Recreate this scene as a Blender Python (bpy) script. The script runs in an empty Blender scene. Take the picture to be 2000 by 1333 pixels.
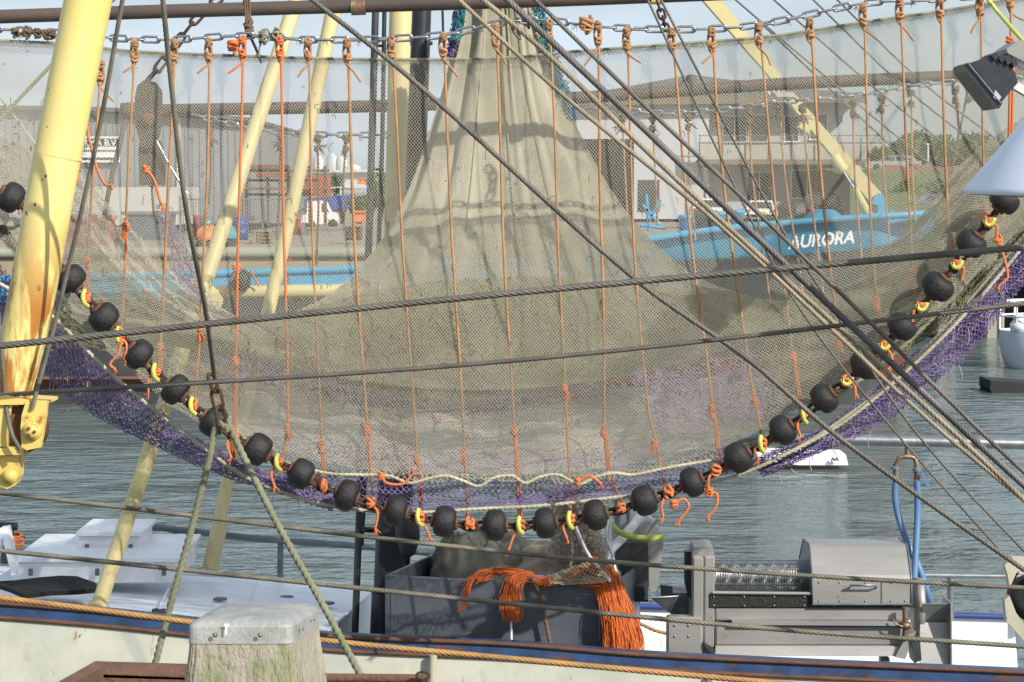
import bpy, math, random
import numpy as np
from mathutils import Vector, Matrix
random.seed(7); RNG = np.random.default_rng(7)
S = bpy.context.scene; C = S.collection
R = math.radians; PI = math.pi
# ---------------------------------------------------------------- camera
FPX = 4722.0; HY = 375.0; EYE = 5.5
PITCH = math.atan((666.5-HY)/FPX)
cam = bpy.data.objects.new('camera', bpy.data.cameras.new('camera')); C.objects.link(cam)
cam.location = (0, 0, EYE); cam.rotation_euler = (PI/2-PITCH, 0, 0)
cam.data.lens = FPX*36/2000; cam.data.sensor_width = 36; cam.data.clip_end = 8000; cam.data.clip_start = .1
S.camera = cam
cp, sp = math.cos(PITCH), math.sin(PITCH)
def P(x, y, Z):
    a = (x-1000)/FPX; b = (666.5-y)/FPX
    dy = cp + b*sp; dz = -sp + b*cp
    t = Z/dy
    return (a*t, Z, EYE + dz*t)
def PA(A):
    A = np.asarray(A, float)
    a = (A[..., 0]-1000)/FPX; b = (666.5-A[..., 1])/FPX; Z = A[..., 2]
    t = Z/(cp+b*sp)
    return np.stack([a*t, Z+0*a, EYE+(-sp+b*cp)*t], -1)
def px(n, Z): return n*Z/FPX
# ---------------------------------------------------------------- world and sun
SUN_DIR = Vector((0.57, -0.62, 0.54)).normalized()       # towards the sun: over the viewer's right shoulder
w = bpy.data.worlds.new('World'); S.world = w; w.use_nodes = True
nt = w.node_tree; nt.nodes.clear()
sky = nt.nodes.new('ShaderNodeTexSky'); sky.sky_type = 'NISHITA'; sky.sun_disc = False
sky.sun_elevation = math.asin(SUN_DIR.z); sky.sun_rotation = math.atan2(SUN_DIR.x, SUN_DIR.y)
sky.dust_density = 1.6; sky.air_density = 1.0; sky.ozone_density = 1.2
tc = nt.nodes.new('ShaderNodeTexCoord'); mp = nt.nodes.new('ShaderNodeMapping'); mp.inputs['Scale'].default_value = (3.2, 3.2, 9)
nz = nt.nodes.new('ShaderNodeTexNoise'); nz.inputs['Scale'].default_value = 2.0; nz.inputs['Detail'].default_value = 7
cr = nt.nodes.new('ShaderNodeValToRGB'); cr.color_ramp.elements[0].position = .42; cr.color_ramp.elements[1].position = .68
cr.color_ramp.elements[0].color = (.38,)*3+(1,); cr.color_ramp.elements[1].color = (.95,)*3+(1,)
mx = nt.nodes.new('ShaderNodeMixRGB'); mx.inputs[2].default_value = (6.9, 7.9, 9.1, 1)
bg = nt.nodes.new('ShaderNodeBackground'); bg.inputs[1].default_value = 0.085
ow = nt.nodes.new('ShaderNodeOutputWorld')
L = nt.links.new
L(tc.outputs['Generated'], mp.inputs[0]); L(mp.outputs[0], nz.inputs[0]); L(nz.outputs[0], cr.inputs[0])
L(cr.outputs[0], mx.inputs[0]); L(sky.outputs[0], mx.inputs[1]); L(mx.outputs[0], bg.inputs[0]); L(bg.outputs[0], ow.inputs[0])
sl = bpy.data.lights.new('sun', 'SUN'); sl.energy = 4.0; sl.angle = R(.6); sl.color = (1, .94, .84)
so = bpy.data.objects.new('sun', sl); C.objects.link(so); so.rotation_euler = SUN_DIR.to_track_quat('Z', 'Y').to_euler()
so.location = (20, -20, 30)
S.view_settings.view_transform = 'Standard'; S.view_settings.look = 'None'; S.view_settings.gamma = 1; S.view_settings.exposure = 0.38
S.render.engine = 'CYCLES'; S.cycles.max_bounces = 6; S.cycles.transparent_max_bounces = 8
# ---------------------------------------------------------------- materials
def mat(name, col, rough=.6, metal=0., col2=None, scale=4., stretch=(1, 1, 1), bump=.15, bscale=60., rust=0., rustcol=(.22, .08, .025), rscale=3., rstretch=(1, 1, 1), spec=.5, fac=(.35, .65), dirt=0., dirtcol=(.1, .09, .06), rgrad=None, trans=0.):
    m = bpy.data.materials.new(name); m.use_nodes = True
    n = m.node_tree; b = n.nodes['Principled BSDF']; l = n.links.new
    b.inputs['Roughness'].default_value = rough; b.inputs['Metallic'].default_value = metal
    b.inputs['Specular IOR Level'].default_value = spec
    tc = n.nodes.new('ShaderNodeTexCoord')
    def noise(sc, st, det=6, lo=.35, hi=.65, off=0):
        mp = n.nodes.new('ShaderNodeMapping'); mp.inputs['Scale'].default_value = st; mp.inputs['Location'].default_value = (off, off*.7, off*1.3)
        l(tc.outputs['Object'], mp.inputs[0])
        t = n.nodes.new('ShaderNodeTexNoise'); t.inputs['Scale'].default_value = sc; t.inputs['Detail'].default_value = det; t.inputs['Roughness'].default_value = .62
        l(mp.outputs[0], t.inputs[0])
        r = n.nodes.new('ShaderNodeMapRange'); r.inputs[1].default_value = lo; r.inputs[2].default_value = hi
        l(t.outputs[0], r.inputs[0]); return r.outputs[0]
    if col2 is None: col2 = tuple(c*.72 for c in col)
    mx = n.nodes.new('ShaderNodeMixRGB'); mx.inputs[1].default_value = (*col, 1); mx.inputs[2].default_value = (*col2, 1)
    l(noise(scale, stretch, lo=fac[0], hi=fac[1]), mx.inputs[0]); out = mx.outputs[0]
    if dirt:
        d = n.nodes.new('ShaderNodeMixRGB'); d.inputs[2].default_value = (*dirtcol, 1)
        l(noise(scale*2.7, (stretch[0], stretch[1], stretch[2]*.4), 8, .72-dirt*.35, .85-dirt*.2, 3.1), d.inputs[0]); l(out, d.inputs[1]); out = d.outputs[0]
    if rust:
        d = n.nodes.new('ShaderNodeMixRGB'); d.inputs[2].default_value = (*rustcol, 1)
        f = noise(rscale, rstretch, 9, .72-rust*.35, .78-rust*.3, 7.7)
        if rgrad:
            sx = n.nodes.new('ShaderNodeSeparateXYZ'); l(tc.outputs['Object'], sx.inputs[0]); g = n.nodes.new('ShaderNodeMapRange'); g.inputs[1].default_value = rgrad[0]; g.inputs[2].default_value = rgrad[1]; g.inputs[3].default_value = 1; g.inputs[4].default_value = 0
            l(sx.outputs['Z'], g.inputs[0]); mu = n.nodes.new('ShaderNodeMath'); mu.operation = 'MULTIPLY'; l(f, mu.inputs[0]); l(g.outputs[0], mu.inputs[1]); f = mu.outputs[0]
        l(f, d.inputs[0]); l(out, d.inputs[1]); out = d.outputs[0]
    l(out, b.inputs['Base Color'])
    if bump:
        bp = n.nodes.new('ShaderNodeBump'); bp.inputs['Strength'].default_value = bump; bp.inputs['Distance'].default_value = .01
        l(noise(bscale, stretch, 4, .2, .8, 1.7), bp.inputs['Height']); l(bp.outputs[0], b.inputs['Normal'])
    if trans:
        tr = n.nodes.new('ShaderNodeBsdfTranslucent'); ms = n.nodes.new('ShaderNodeMixShader'); ms.inputs[0].default_value = trans
        l(out, tr.inputs[0]); l(b.outputs[0], ms.inputs[1]); l(tr.outputs[0], ms.inputs[2]); l(ms.outputs[0], n.nodes['Material Output'].inputs[0])
    return m
M = {}
def mk(k, *a, **kw): M[k] = mat(k, *a, **kw)
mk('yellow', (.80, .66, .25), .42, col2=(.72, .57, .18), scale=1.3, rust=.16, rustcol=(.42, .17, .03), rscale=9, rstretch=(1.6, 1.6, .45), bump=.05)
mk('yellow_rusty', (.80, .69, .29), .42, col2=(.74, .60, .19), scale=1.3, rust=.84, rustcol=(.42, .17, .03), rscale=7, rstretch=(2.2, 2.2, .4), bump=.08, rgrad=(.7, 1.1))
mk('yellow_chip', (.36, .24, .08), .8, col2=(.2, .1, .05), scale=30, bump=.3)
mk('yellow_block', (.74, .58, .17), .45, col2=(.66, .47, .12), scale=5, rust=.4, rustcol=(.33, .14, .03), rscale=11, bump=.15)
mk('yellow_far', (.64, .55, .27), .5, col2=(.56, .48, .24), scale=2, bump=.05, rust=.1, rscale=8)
mk('brown_pole', (.068, .056, .054), .45, col2=(.11, .08, .065), scale=3, stretch=(.4, 1, 1), rust=.2, rustcol=(.17, .07, .035), rscale=6, bump=.2, spec=.35)
mk('black_steel', (.016, .018, .022), .4, col2=(.03, .033, .036), scale=3, bump=.08, dirt=.12, dirtcol=(.09, .08, .07))
mk('dark_grey_steel', (.07, .075, .08), .45, metal=.3, col2=(.045, .05, .055), scale=3, bump=.08, rust=.12)
mk('galv', (.36, .38, .39), .42, metal=.75, col2=(.24, .26, .27), scale=12, bump=.1)
mk('galv_dark', (.17, .2, .23), .45, metal=.4, col2=(.11, .13, .15), scale=8, bump=.1)
mk('stainless', (.39, .385, .37), .45, metal=.35, col2=(.30, .295, .285), scale=4, stretch=(.3, 1, 1), bump=.08, dirt=.35, dirtcol=(.22, .2, .17), rust=.1, rustcol=(.2, .15, .1), rscale=9)
mk('stainless_dark', (.17, .19, .225), .36, metal=.35, col2=(.11, .125, .15), scale=2.2, bump=.05, dirt=.25, dirtcol=(.26, .26, .25))
mk('chain_bright', (.5, .52, .55), .32, metal=.9, col2=(.33, .34, .36), scale=30, bump=.1)
mk('chain_rust', (.10, .045, .025), .75, metal=.3, col2=(.05, .03, .022), scale=30, bump=.5, rust=.3, rustcol=(.2, .075, .03), rscale=20)
mk('rubber', (.010, .010, .011), .55, col2=(.018, .018, .018), scale=22, bump=.5, bscale=70, dirt=.22, dirtcol=(.075, .07, .065))
mk('wire_dark', (.16, .147, .125), .55, metal=.2, col2=(.09, .084, .072), scale=6, bump=.2, bscale=160)
mk('wire_grey', (.17, .16, .15), .5, metal=.3, col2=(.075, .07, .065), scale=6, bump=.2, bscale=160)
mk('wire_beige', (.34, .28, .19), .6, metal=.1, col2=(.2, .17, .12), scale=7, bump=.2, bscale=160)
mk('wire_lower', (.24, .215, .165), .55, metal=.15, col2=(.10, .095, .075), scale=5, bump=.2, bscale=160)
mk('wire_orange', (.52, .28, .09), .65, metal=.1, col2=(.3, .17, .07), scale=5, bump=.2, bscale=160, rust=.2)
mk('rope_green', (.26, .26, .17), .85, col2=(.18, .19, .12), scale=9, bump=.5, bscale=200)
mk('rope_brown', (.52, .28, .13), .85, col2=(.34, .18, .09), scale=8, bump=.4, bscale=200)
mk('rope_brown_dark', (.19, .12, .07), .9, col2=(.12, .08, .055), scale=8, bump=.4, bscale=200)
mk('rope_orange', (.72, .20, .065), .8, col2=(.55, .18, .07), scale=8, bump=.4, bscale=200)
mk('rope_white', (.56, .52, .38), .85, col2=(.36, .34, .22), scale=8, bump=.4, bscale=200)
mk('rope_head', (.36, .35, .25), .9, col2=(.18, .19, .13), scale=14, bump=.5, bscale=200)
mk('tie_yellow', (.58, .62, .12), .55, col2=(.5, .48, .1), scale=30, bump=.1)
mk('twine_orange', (.76, .19, .035), .6, col2=(.52, .12, .03), scale=14, stretch=(3, 3, .4), bump=.2)
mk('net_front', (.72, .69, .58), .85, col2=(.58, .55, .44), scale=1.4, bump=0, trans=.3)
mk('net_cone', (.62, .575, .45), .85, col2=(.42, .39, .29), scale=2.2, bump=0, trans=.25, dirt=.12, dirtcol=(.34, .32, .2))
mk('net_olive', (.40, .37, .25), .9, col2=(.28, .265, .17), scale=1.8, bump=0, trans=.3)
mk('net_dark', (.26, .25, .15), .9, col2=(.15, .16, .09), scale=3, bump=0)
mk('net_pale', (.86, .78, .66), .85, col2=(.70, .63, .52), scale=2, bump=0, trans=.3)
mk('net_purple', (.13, .075, .29), .8, col2=(.30, .24, .38), scale=11, bump=0, dirt=.2, dirtcol=(.06, .35, .33))
mk('net_lilac', (.34, .26, .52), .85, col2=(.5, .44, .5), scale=6, bump=0)
mk('net_mauve_shade', (.20, .16, .22), .85, col2=(.30, .26, .24), scale=3, bump=0)
mk('net_teal', (.03, .30, .28), .8, col2=(.06, .22, .36), scale=7, bump=0)
mk('wood', (.34, .31, .25), .9, col2=(.21, .225, .13), scale=9, stretch=(1, 1, .5), bump=1, bscale=45, dirt=.25, dirtcol=(.13, .11, .08), fac=(.45, .6), rust=.25, rustcol=(.42, .41, .36), rscale=60, rstretch=(1, 1, .06))
M['wood'].node_tree.nodes['Principled BSDF'].inputs['Specular IOR Level'].default_value = .2
mk('cap_zinc', (.40, .40, .38), .6, metal=.3, col2=(.27, .28, .28), scale=16, bump=.25, bscale=50, dirt=.35, dirtcol=(.5, .49, .42))
mk('hull_cream', (.60, .60, .51), .5, col2=(.47, .48, .42), scale=2.5, rust=.26, rustcol=(.36, .24, .09), rscale=7, rstretch=(2.4, 1, .5), bump=.12, bscale=25, dirt=.25, dirtcol=(.36, .36, .27))
mk('rail_blue', (.035, .085, .21), .45, col2=(.03, .045, .10), scale=6, rust=.45, rustcol=(.14, .07, .045), rscale=5, rstretch=(.5, 1, 1.5), bump=.1)
mk('rust_edge', (.15, .07, .04), .8, col2=(.09, .045, .03), scale=7, bump=.4)
mk('deck_white', (.84, .87, .90), .45, col2=(.74, .79, .84), scale=3, bump=.12, bscale=30, rust=.12, rustcol=(.4, .3, .16), rscale=8, dirt=.3, dirtcol=(.42, .45, .46))
mk('paint_white', (.86, .87, .89), .4, col2=(.78, .80, .82), scale=3, bump=.04, dirt=.08, dirtcol=(.5, .5, .48))
mk('deck_grey', (.30, .32, .31), .7, col2=(.22, .24, .24), scale=3, bump=.2)
mk('rust_brown', (.17, .085, .05), .85, col2=(.09, .05, .035), scale=5, bump=.6, rust=.3)
mk('aurora_blue', (.06, .33, .52), .45, col2=(.05, .27, .44), scale=.4, bump=.06, bscale=2, dirt=.2, dirtcol=(.17, .24, .26), rust=.22, rustcol=(.16, .16, .15), rscale=1.5, rstretch=(1.4, 1, .4))
mk('hull_dark', (.045, .05, .055), .5, col2=(.07, .07, .065), scale=.6, bump=.05)
mk('hull_red', (.15, .06, .045), .7, col2=(.16, .06, .045), scale=.8, bump=.05)
mk('letter_white', (.8, .8, .78), .5, bump=0, col2=(.76, .76, .74))
mk('letter_black', (.03, .03, .03), .5, bump=0)
mk('concrete', (.36, .34, .29), .85, col2=(.27, .26, .21), scale=.5, bump=.2, bscale=6, dirt=.15)
mk('quay_ground', (.33, .27, .20), .9, col2=(.24, .215, .175), scale=.3, bump=.1, bscale=4)
mk('quay_coping', (.33, .34, .26), .8, col2=(.25, .26, .2), scale=.5, bump=.1, bscale=6)
mk('brick_tan', (.38, .30, .20), .85, col2=(.30, .25, .18), scale=.6, bump=.1, bscale=8)
mk('pile_dark', (.02, .022, .022), .7, bump=.1)
mk('shed_grey', (.24, .255, .275), .7, col2=(.21, .225, .245), scale=.1, bump=.05, bscale=3)
mk('shed_white', (.52, .53, .50), .7, col2=(.46, .47, .44), scale=.3, bump=.05, bscale=3)
mk('house_wall', (.42, .44, .48), .75, col2=(.38, .40, .43), scale=.2, bump=.05, bscale=3)
mk('house_wall_light', (.50, .52, .55), .75, col2=(.46, .48, .51), scale=.2, bump=.05, bscale=3)
mk('roof', (.13, .125, .12), .8, col2=(.10, .10, .10), scale=.5, bump=.1, bscale=3)
mk('fascia', (.20, .16, .11), .7, col2=(.16, .13, .1), scale=.5, bump=0)
mk('balcony', (.45, .42, .36), .7, col2=(.38, .36, .31), scale=2, stretch=(5, 1, .2), bump=0)
mk('dark_glass', (.05, .06, .065), .12, bump=0, col2=(.09, .1, .1), scale=.6)
mk('dark_open', (.035, .033, .03), .9, bump=0)
mk('frame_white', (.72, .72, .70), .5, bump=0, col2=(.66, .66, .64))
mk('car_white', (.78, .79, .80), .25, bump=0, col2=(.74, .75, .76))
mk('car_dark', (.04, .045, .05), .25, bump=0)
mk('car_blue', (.22, .27, .34), .25, metal=.4, bump=0)
mk('car_silver', (.5, .52, .55), .25, metal=.5, bump=0)
mk('tyre', (.02, .02, .02), .8, bump=0)
mk('red_light', (.55, .03, .02), .3, bump=0)
mk('plate_yellow', (.75, .6, .05), .5, bump=0)
mk('container_red', (.42, .075, .05), .6, col2=(.34, .06, .04), scale=.6, bump=.05)
mk('blue_paint', (.03, .07, .30), .5, col2=(.025, .05, .2), scale=1, bump=0)
mk('rust_steel', (.26, .10, .05), .85, col2=(.14, .07, .04), scale=1.2, bump=.1)
mk('orange_paint', (.75, .22, .05), .6, bump=0)
mk('red_fence', (.30, .10, .07), .8, col2=(.22, .09, .06), scale=1, bump=0)
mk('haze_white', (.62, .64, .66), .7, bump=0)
mk('grass', (.07, .11, .03), .95, col2=(.16, .16, .06), scale=.6, bump=.5, bscale=2)
mk('leaf', (.075, .13, .03), .8, col2=(.12, .17, .05), scale=.8, bump=0)
mk('leaf_dark', (.045, .085, .02), .8, col2=(.08, .12, .04), scale=.8, bump=0)
mk('bark', (.12, .09, .06), .9, bump=.2)
mk('boat_white', (.62, .68, .76), .4, col2=(.55, .62, .72), scale=.5, bump=0)
mk('hose_blue', (.11, .21, .38), .4, col2=(.11, .23, .42), scale=6, bump=.1)
mk('hose_lime', (.42, .52, .10), .45, col2=(.36, .45, .09), scale=6, bump=.1)
mk('brass', (.36, .29, .2), .45, metal=.7, col2=(.22, .12, .08), scale=20, bump=.3, rust=.3)
mk('lamp_black', (.018, .023, .03), .42, col2=(.03, .035, .042), scale=10, bump=.1)
mk('shade_white', (.66, .71, .82), .3, metal=.15, col2=(.6, .66, .78), scale=2, bump=.02)
mk('grey_paint', (.30, .30, .29), .5, col2=(.24, .24, .24), scale=5, bump=.05)
mk('glass', (.5, .55, .58), .08, bump=0)
mk('block_wood', (.085, .075, .055), .85, col2=(.05, .045, .035), scale=6, stretch=(1, 1, .3), bump=.5)
mk('fur_grey', (.52, .50, .42), .9, col2=(.30, .30, .25), scale=6, bump=.2)
mk('mat_black', (.012, .012, .013), .95, bump=.8, bscale=80)
mk('cream_paint', (.50, .47, .36), .5, col2=(.42, .4, .32), scale=4, rust=.25, rscale=9, bump=.1)
# bobbed water: dark green body under rippled, mirror-like surface
def water_mat():
    m = bpy.data.materials.new('water'); m.use_nodes = True; n = m.node_tree; b = n.nodes['Principled BSDF']; l = n.links.new
    b.inputs['Base Color'].default_value = (.13, .165, .155, 1); b.inputs['Roughness'].default_value = .12
    b.inputs['IOR'].default_value = 1.33; b.inputs['Specular IOR Level'].default_value = .5
    tc = n.nodes.new('ShaderNodeTexCoord')
    h = None
    for sc, st, wt, det in ((.55, (.8, 1.2, 1), .20, 2), (1.7, (.7, 1.2, 1), .125, 3), (5, (.8, 1.2, 1), .028, 2)):
        mp = n.nodes.new('ShaderNodeMapping'); mp.inputs['Scale'].default_value = st; mp.inputs['Rotation'].default_value = (0, 0, .12*sc)
        l(tc.outputs['Object'], mp.inputs[0])
        t = n.nodes.new('ShaderNodeTexNoise'); t.inputs['Scale'].default_value = sc; t.inputs['Detail'].default_value = det; t.inputs['Distortion'].default_value = .6
        l(mp.outputs[0], t.inputs[0])
        mu = n.nodes.new('ShaderNodeMath'); mu.operation = 'MULTIPLY'; mu.inputs[1].default_value = wt; l(t.outputs[0], mu.inputs[0])
        if h is None: h = mu.outputs[0]
        else:
            ad = n.nodes.new('ShaderNodeMath'); ad.operation = 'ADD'; l(h, ad.inputs[0]); l(mu.outputs[0], ad.inputs[1]); h = ad.outputs[0]
    t = n.nodes.new('ShaderNodeTexNoise'); t.inputs['Scale'].default_value = .16; t.inputs['Detail'].default_value = 2; l(tc.outputs['Object'], t.inputs[0])
    r = n.nodes.new('ShaderNodeMapRange'); r.inputs[1].default_value = .35; r.inputs[2].default_value = .65; r.inputs[3].default_value = .55; r.inputs[4].default_value = 1.3; l(t.outputs[0], r.inputs[0])
    mu = n.nodes.new('ShaderNodeMath'); mu.operation = 'MULTIPLY'; l(h, mu.inputs[0]); l(r.outputs[0], mu.inputs[1]); h = mu.outputs[0]
    bp = n.nodes.new('ShaderNodeBump'); bp.inputs['Strength'].default_value = 1; bp.inputs['Distance'].default_value = 1.0
    l(h, bp.inputs['Height']); l(bp.outputs[0], b.inputs['Normal'])
    return m
M['water'] = water_mat()
# ---------------------------------------------------------------- mesh builder
def nrm(v):
    v = np.asarray(v, float); return v/(np.linalg.norm(v, axis=-1, keepdims=True)+1e-12)
def spline(pts, n):
    p = np.asarray(pts, float)
    if len(p) == 2: return p[0]+(p[1]-p[0])*np.linspace(0, 1, n)[:, None]
    d = np.r_[0, np.cumsum(np.linalg.norm(np.diff(p, axis=0), axis=1)+1e-9)]
    t = np.linspace(0, d[-1], n); i = np.clip(np.searchsorted(d, t, side='right')-1, 0, len(p)-2)
    m = np.zeros_like(p)
    m[1:-1] = (p[2:]-p[:-2])/(d[2:]-d[:-2])[:, None]; m[0] = (p[1]-p[0])/(d[1]-d[0]); m[-1] = (p[-1]-p[-2])/(d[-1]-d[-2])
    h = (d[i+1]-d[i])[:, None]; s = ((t-d[i])[:, None])/h
    return (2*s**3-3*s**2+1)*p[i]+(s**3-2*s**2+s)*h*m[i]+(-2*s**3+3*s**2)*p[i+1]+(s**3-s**2)*h*m[i+1]
class MB:
    def __init__(s): s.v = []; s.f = []; s.n = 0
    def add(s, V, F, smooth=False):
        V = np.asarray(V, float).reshape(-1, 3); F = np.asarray(F, int)
        s.v.append(V); s.f.append((F+s.n, smooth)); s.n += len(V); return s
    def grid(s, G, smooth=True, closed=False):
        a, b = G.shape[:2]; I = np.arange(a*b).reshape(a, b)
        if closed: I = np.c_[I, I[:, :1]]
        F = np.stack([I[:-1, :-1], I[:-1, 1:], I[1:, 1:], I[1:, :-1]], -1).reshape(-1, 4)
        return s.add(G.reshape(-1, 3), F, smooth)
    def sheet(s, G, th):                     # a curved sheet with a real thickness
        n = np.cross(np.gradient(G, axis=0), np.gradient(G, axis=1)); n = nrm(n)*th
        s.grid(G); s.grid(G-n)
        for a, b in ((G[0], (G-n)[0]), (G[-1], (G-n)[-1]), (G[:, 0], (G-n)[:, 0]), (G[:, -1], (G-n)[:, -1])): s.grid(np.stack([a, b]), False)
        return s
    def box(s, c, d, rot=None, ch=None):
        c = np.asarray(c, float); h = np.abs(np.asarray(d, float))/2
        if ch is None: ch = min(.012, h.min()*.3)
        V = []; idx = {}
        for sx in (-1, 1):
            for sy in (-1, 1):
                for sz in (-1, 1):
                    for ax in range(3):
                        p = np.array([sx, sy, sz])*(h-ch); p[ax] = (sx, sy, sz)[ax]*h[ax]; idx[(sx, sy, sz, ax)] = len(V); V.append(p)
        Q = []; T = []
        for ax in range(3):
            o = [i for i in range(3) if i != ax]
            for sg in (-1, 1):
                q = []
                for a, b in ((-1, -1), (1, -1), (1, 1), (-1, 1)):
                    k = [0, 0, 0]; k[ax] = sg; k[o[0]] = a; k[o[1]] = b; q.append(idx[(*k, ax)])
                Q.append(q)
            for a in (-1, 1):
                for b in (-1, 1):
                    k0 = [0, 0, 0]; k0[o[0]] = a; k0[o[1]] = b; k1 = list(k0); k0[ax] = -1; k1[ax] = 1
                    Q.append([idx[(*k0, o[0])], idx[(*k1, o[0])], idx[(*k1, o[1])], idx[(*k0, o[1])]])
        for sx in (-1, 1):
            for sy in (-1, 1):
                for sz in (-1, 1): T.append([idx[(sx, sy, sz, i)] for i in range(3)])
        V = np.array(V)
        def fix(F):
            F = np.array(F); A = V[F[:, 0]]; nn = np.cross(V[F[:, 1]]-A, V[F[:, 2]]-A); bad = (nn*V[F].mean(1)).sum(1) < 0
            F[bad] = F[bad][:, ::-1]; return F
        Q = fix(Q); T = fix(T)
        if rot is not None: V = V@np.array(rot.to_3x3() if hasattr(rot, 'to_3x3') else rot).T
        s.add(V+c, Q); s.add(V+c, T); return s
    def pbox(s, x0, y0, x1, y1, Z, dep, ch=None):          # box whose front face fills a rectangle seen at distance Z
        a = P(x0, (y0+y1)/2, Z); b = P(x1, (y0+y1)/2, Z); t = P(x0, y0, Z)[2]; u = P(x0, y1, Z)[2]
        return s.box(((a[0]+b[0])/2, Z+dep/2, (t+u)/2), (b[0]-a[0], dep, t-u), ch=ch)
    def tube(s, pts, r, sides=12, n=None, caps=True, closed=False, ref=(0, 1, 0)):
        p = np.asarray(pts, float)
        if n: p = spline(p, n)
        k = len(p); r = np.broadcast_to(np.asarray(r, float), (k,)) if np.ndim(r) == 0 or len(r) == k else np.interp(np.linspace(0, 1, k), np.linspace(0, 1, len(r)), r)
        if closed: T = nrm(np.roll(p, -1, 0)-np.roll(p, 1, 0))
        else: T = nrm(np.gradient(p, axis=0))
        rf = np.asarray(ref, float); mt = nrm(T.mean(0)) if not closed else np.array([9, 9, 9.])
        if not closed and abs((mt*rf).sum()) > .9: rf = np.array([0, 0, 1.]) if abs(rf[2]) < .5 else np.array([1., 0, 0])
        N = nrm(np.cross(T, rf)); B = np.cross(T, N)
        a = np.linspace(0, 2*PI, sides, endpoint=False)
        G = p[:, None]+(N[:, None]*np.cos(a)[None, :, None]+B[:, None]*np.sin(a)[None, :, None])*r[:, None, None]
        if closed: G = np.concatenate([G, G[:1]], 0)
        s.grid(G, True, True)
        if caps and not closed:
            for e in (0, k-1):
                V = np.vstack([G[e], p[e:e+1]]); m = sides
                F = [[i, (i+1) % m, m] if e else [(i+1) % m, i, m] for i in range(m)]
                s.add(V, F)
        return s
    def rope(s, pts, r, strands=3, pitch=None, ds=None, wob=0, depth=.42):
        p = np.asarray(pts, float); Lg = np.linalg.norm(np.diff(p, axis=0), axis=1).sum()
        pitch = pitch or r*(12 if strands > 3 else 8); ds = ds or pitch/strands/4
        n = max(8, int(Lg/ds)); p = spline(p, n)
        if wob: p = p+np.cumsum(RNG.normal(size=(n, 3)), 0)*0+np.stack([np.sin(np.linspace(0, Lg*k, n)+f)*wob for k, f in ((3.1, 1), (2.3, 4), (2.7, 2))], -1)
        T = nrm(np.gradient(p, axis=0)); rf = np.array([0, 1., 0])
        if np.abs(T[:, 1]).max() > .97: rf = nrm(np.array([.3, .2, 1.])) if np.abs(T[:, 2]).mean() < .6 else nrm(np.array([1, .3, .1]))
        N = nrm(np.cross(T, rf)); B = np.cross(T, N)
        sd = strands*(5 if strands > 3 else 4); a = np.linspace(0, 2*PI, sd, endpoint=False)
        ph = np.linspace(0, Lg/pitch*2*PI, n)
        rad = r*(1-depth+depth*np.abs(np.cos(strands/2*(a[None]-ph[:, None]))))
        G = p[:, None]+(N[:, None]*np.cos(a)[None, :, None]+B[:, None]*np.sin(a)[None, :, None])*rad[..., None]
        s.grid(G, True, True)
        for e in (0, n-1):
            V = np.vstack([G[e], p[e:e+1]]); s.add(V, [[i, (i+1) % sd, sd] for i in range(sd)])
        return s
    def lathe(s, prof, o=(0, 0, 0), axis='z', sides=24, smooth=True):
        pr = np.asarray(prof, float); a = np.linspace(0, 2*PI, sides, endpoint=False)
        X = pr[:, 0][:, None]*np.cos(a); Y = pr[:, 0][:, None]*np.sin(a); Zz = pr[:, 1][:, None]+0*X
        G = np.stack({'z': (X, Y, Zz), 'x': (Zz, X, Y), 'y': (Y, Zz, X)}[axis], -1)+np.asarray(o, float)
        return s.grid(G, smooth, True)
    def prism(s, poly, vec):                 # polygon (3D points) pushed along vec
        p = np.asarray(poly, float); v = np.asarray(vec, float); k = len(p); V = np.vstack([p, p+v])
        s.add(V, [[i, (i+1) % k, k+(i+1) % k, k+i] for i in range(k)])
        cx = p.mean(0)
        s.add(np.vstack([p, cx]), [[(i+1) % k, i, k] for i in range(k)]); s.add(np.vstack([p+v, cx+v]), [[i, (i+1) % k, k] for i in range(k)])
        return s
    def plate(s, pts, Z, dep):               # outline seen at distance Z, given real depth
        return s.prism([P(x, y, Z) for x, y in pts], (0, dep, 0))
    def build(s, name, m, parent=None):
        me = bpy.data.meshes.new(name); V = np.vstack(s.v)
        if parent is not None: V = V-np.array(ORG.get(parent.name, (0, 0, 0)))
        q = [f for f, _ in s.f]; nl = sum(f.size for f in q); nf = sum(len(f) for f in q)
        me.vertices.add(len(V)); me.vertices.foreach_set('co', V.astype(np.float32).ravel())
        me.loops.add(nl); me.loops.foreach_set('vertex_index', np.concatenate([f.ravel() for f in q]).astype(np.int32))
        me.polygons.add(nf); tot = np.concatenate([np.full(len(f), f.shape[1]) for f in q])
        st = np.r_[0, np.cumsum(tot)[:-1]]
        me.polygons.foreach_set('loop_start', st.astype(np.int32))
        sm = np.concatenate([np.full(len(f), g) for f, g in s.f]); me.update(calc_edges=True); me.polygons.foreach_set('use_smooth', sm.astype(bool))
        me.validate(); me.update(); me.materials.append(M[m] if isinstance(m, str) else m)
        o = bpy.data.objects.new(name, me); C.objects.link(o)
        if parent is not None: o.parent = parent; ORG[o.name] = ORG.get(parent.name, (0, 0, 0))
        return o
ORG = {}                                      # where each thing's own origin stands
def tag(o, label=None, cat=None, group=None, kind=None):
    if label: o['label'] = label
    if cat: o['category'] = cat
    if group: o['group'] = group
    if kind: o['kind'] = kind
    return o
def thing(name, label, cat, loc=(0, 0, 0), group=None):
    o = bpy.data.objects.new(name, None); C.objects.link(o); o.location = loc; o.empty_display_size = .1; ORG[o.name] = tuple(loc)
    return tag(o, label, cat, group)
def one(name, mb, m, label, cat, group=None): return tag(mb.build(name, m), label, cat, group)
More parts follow.
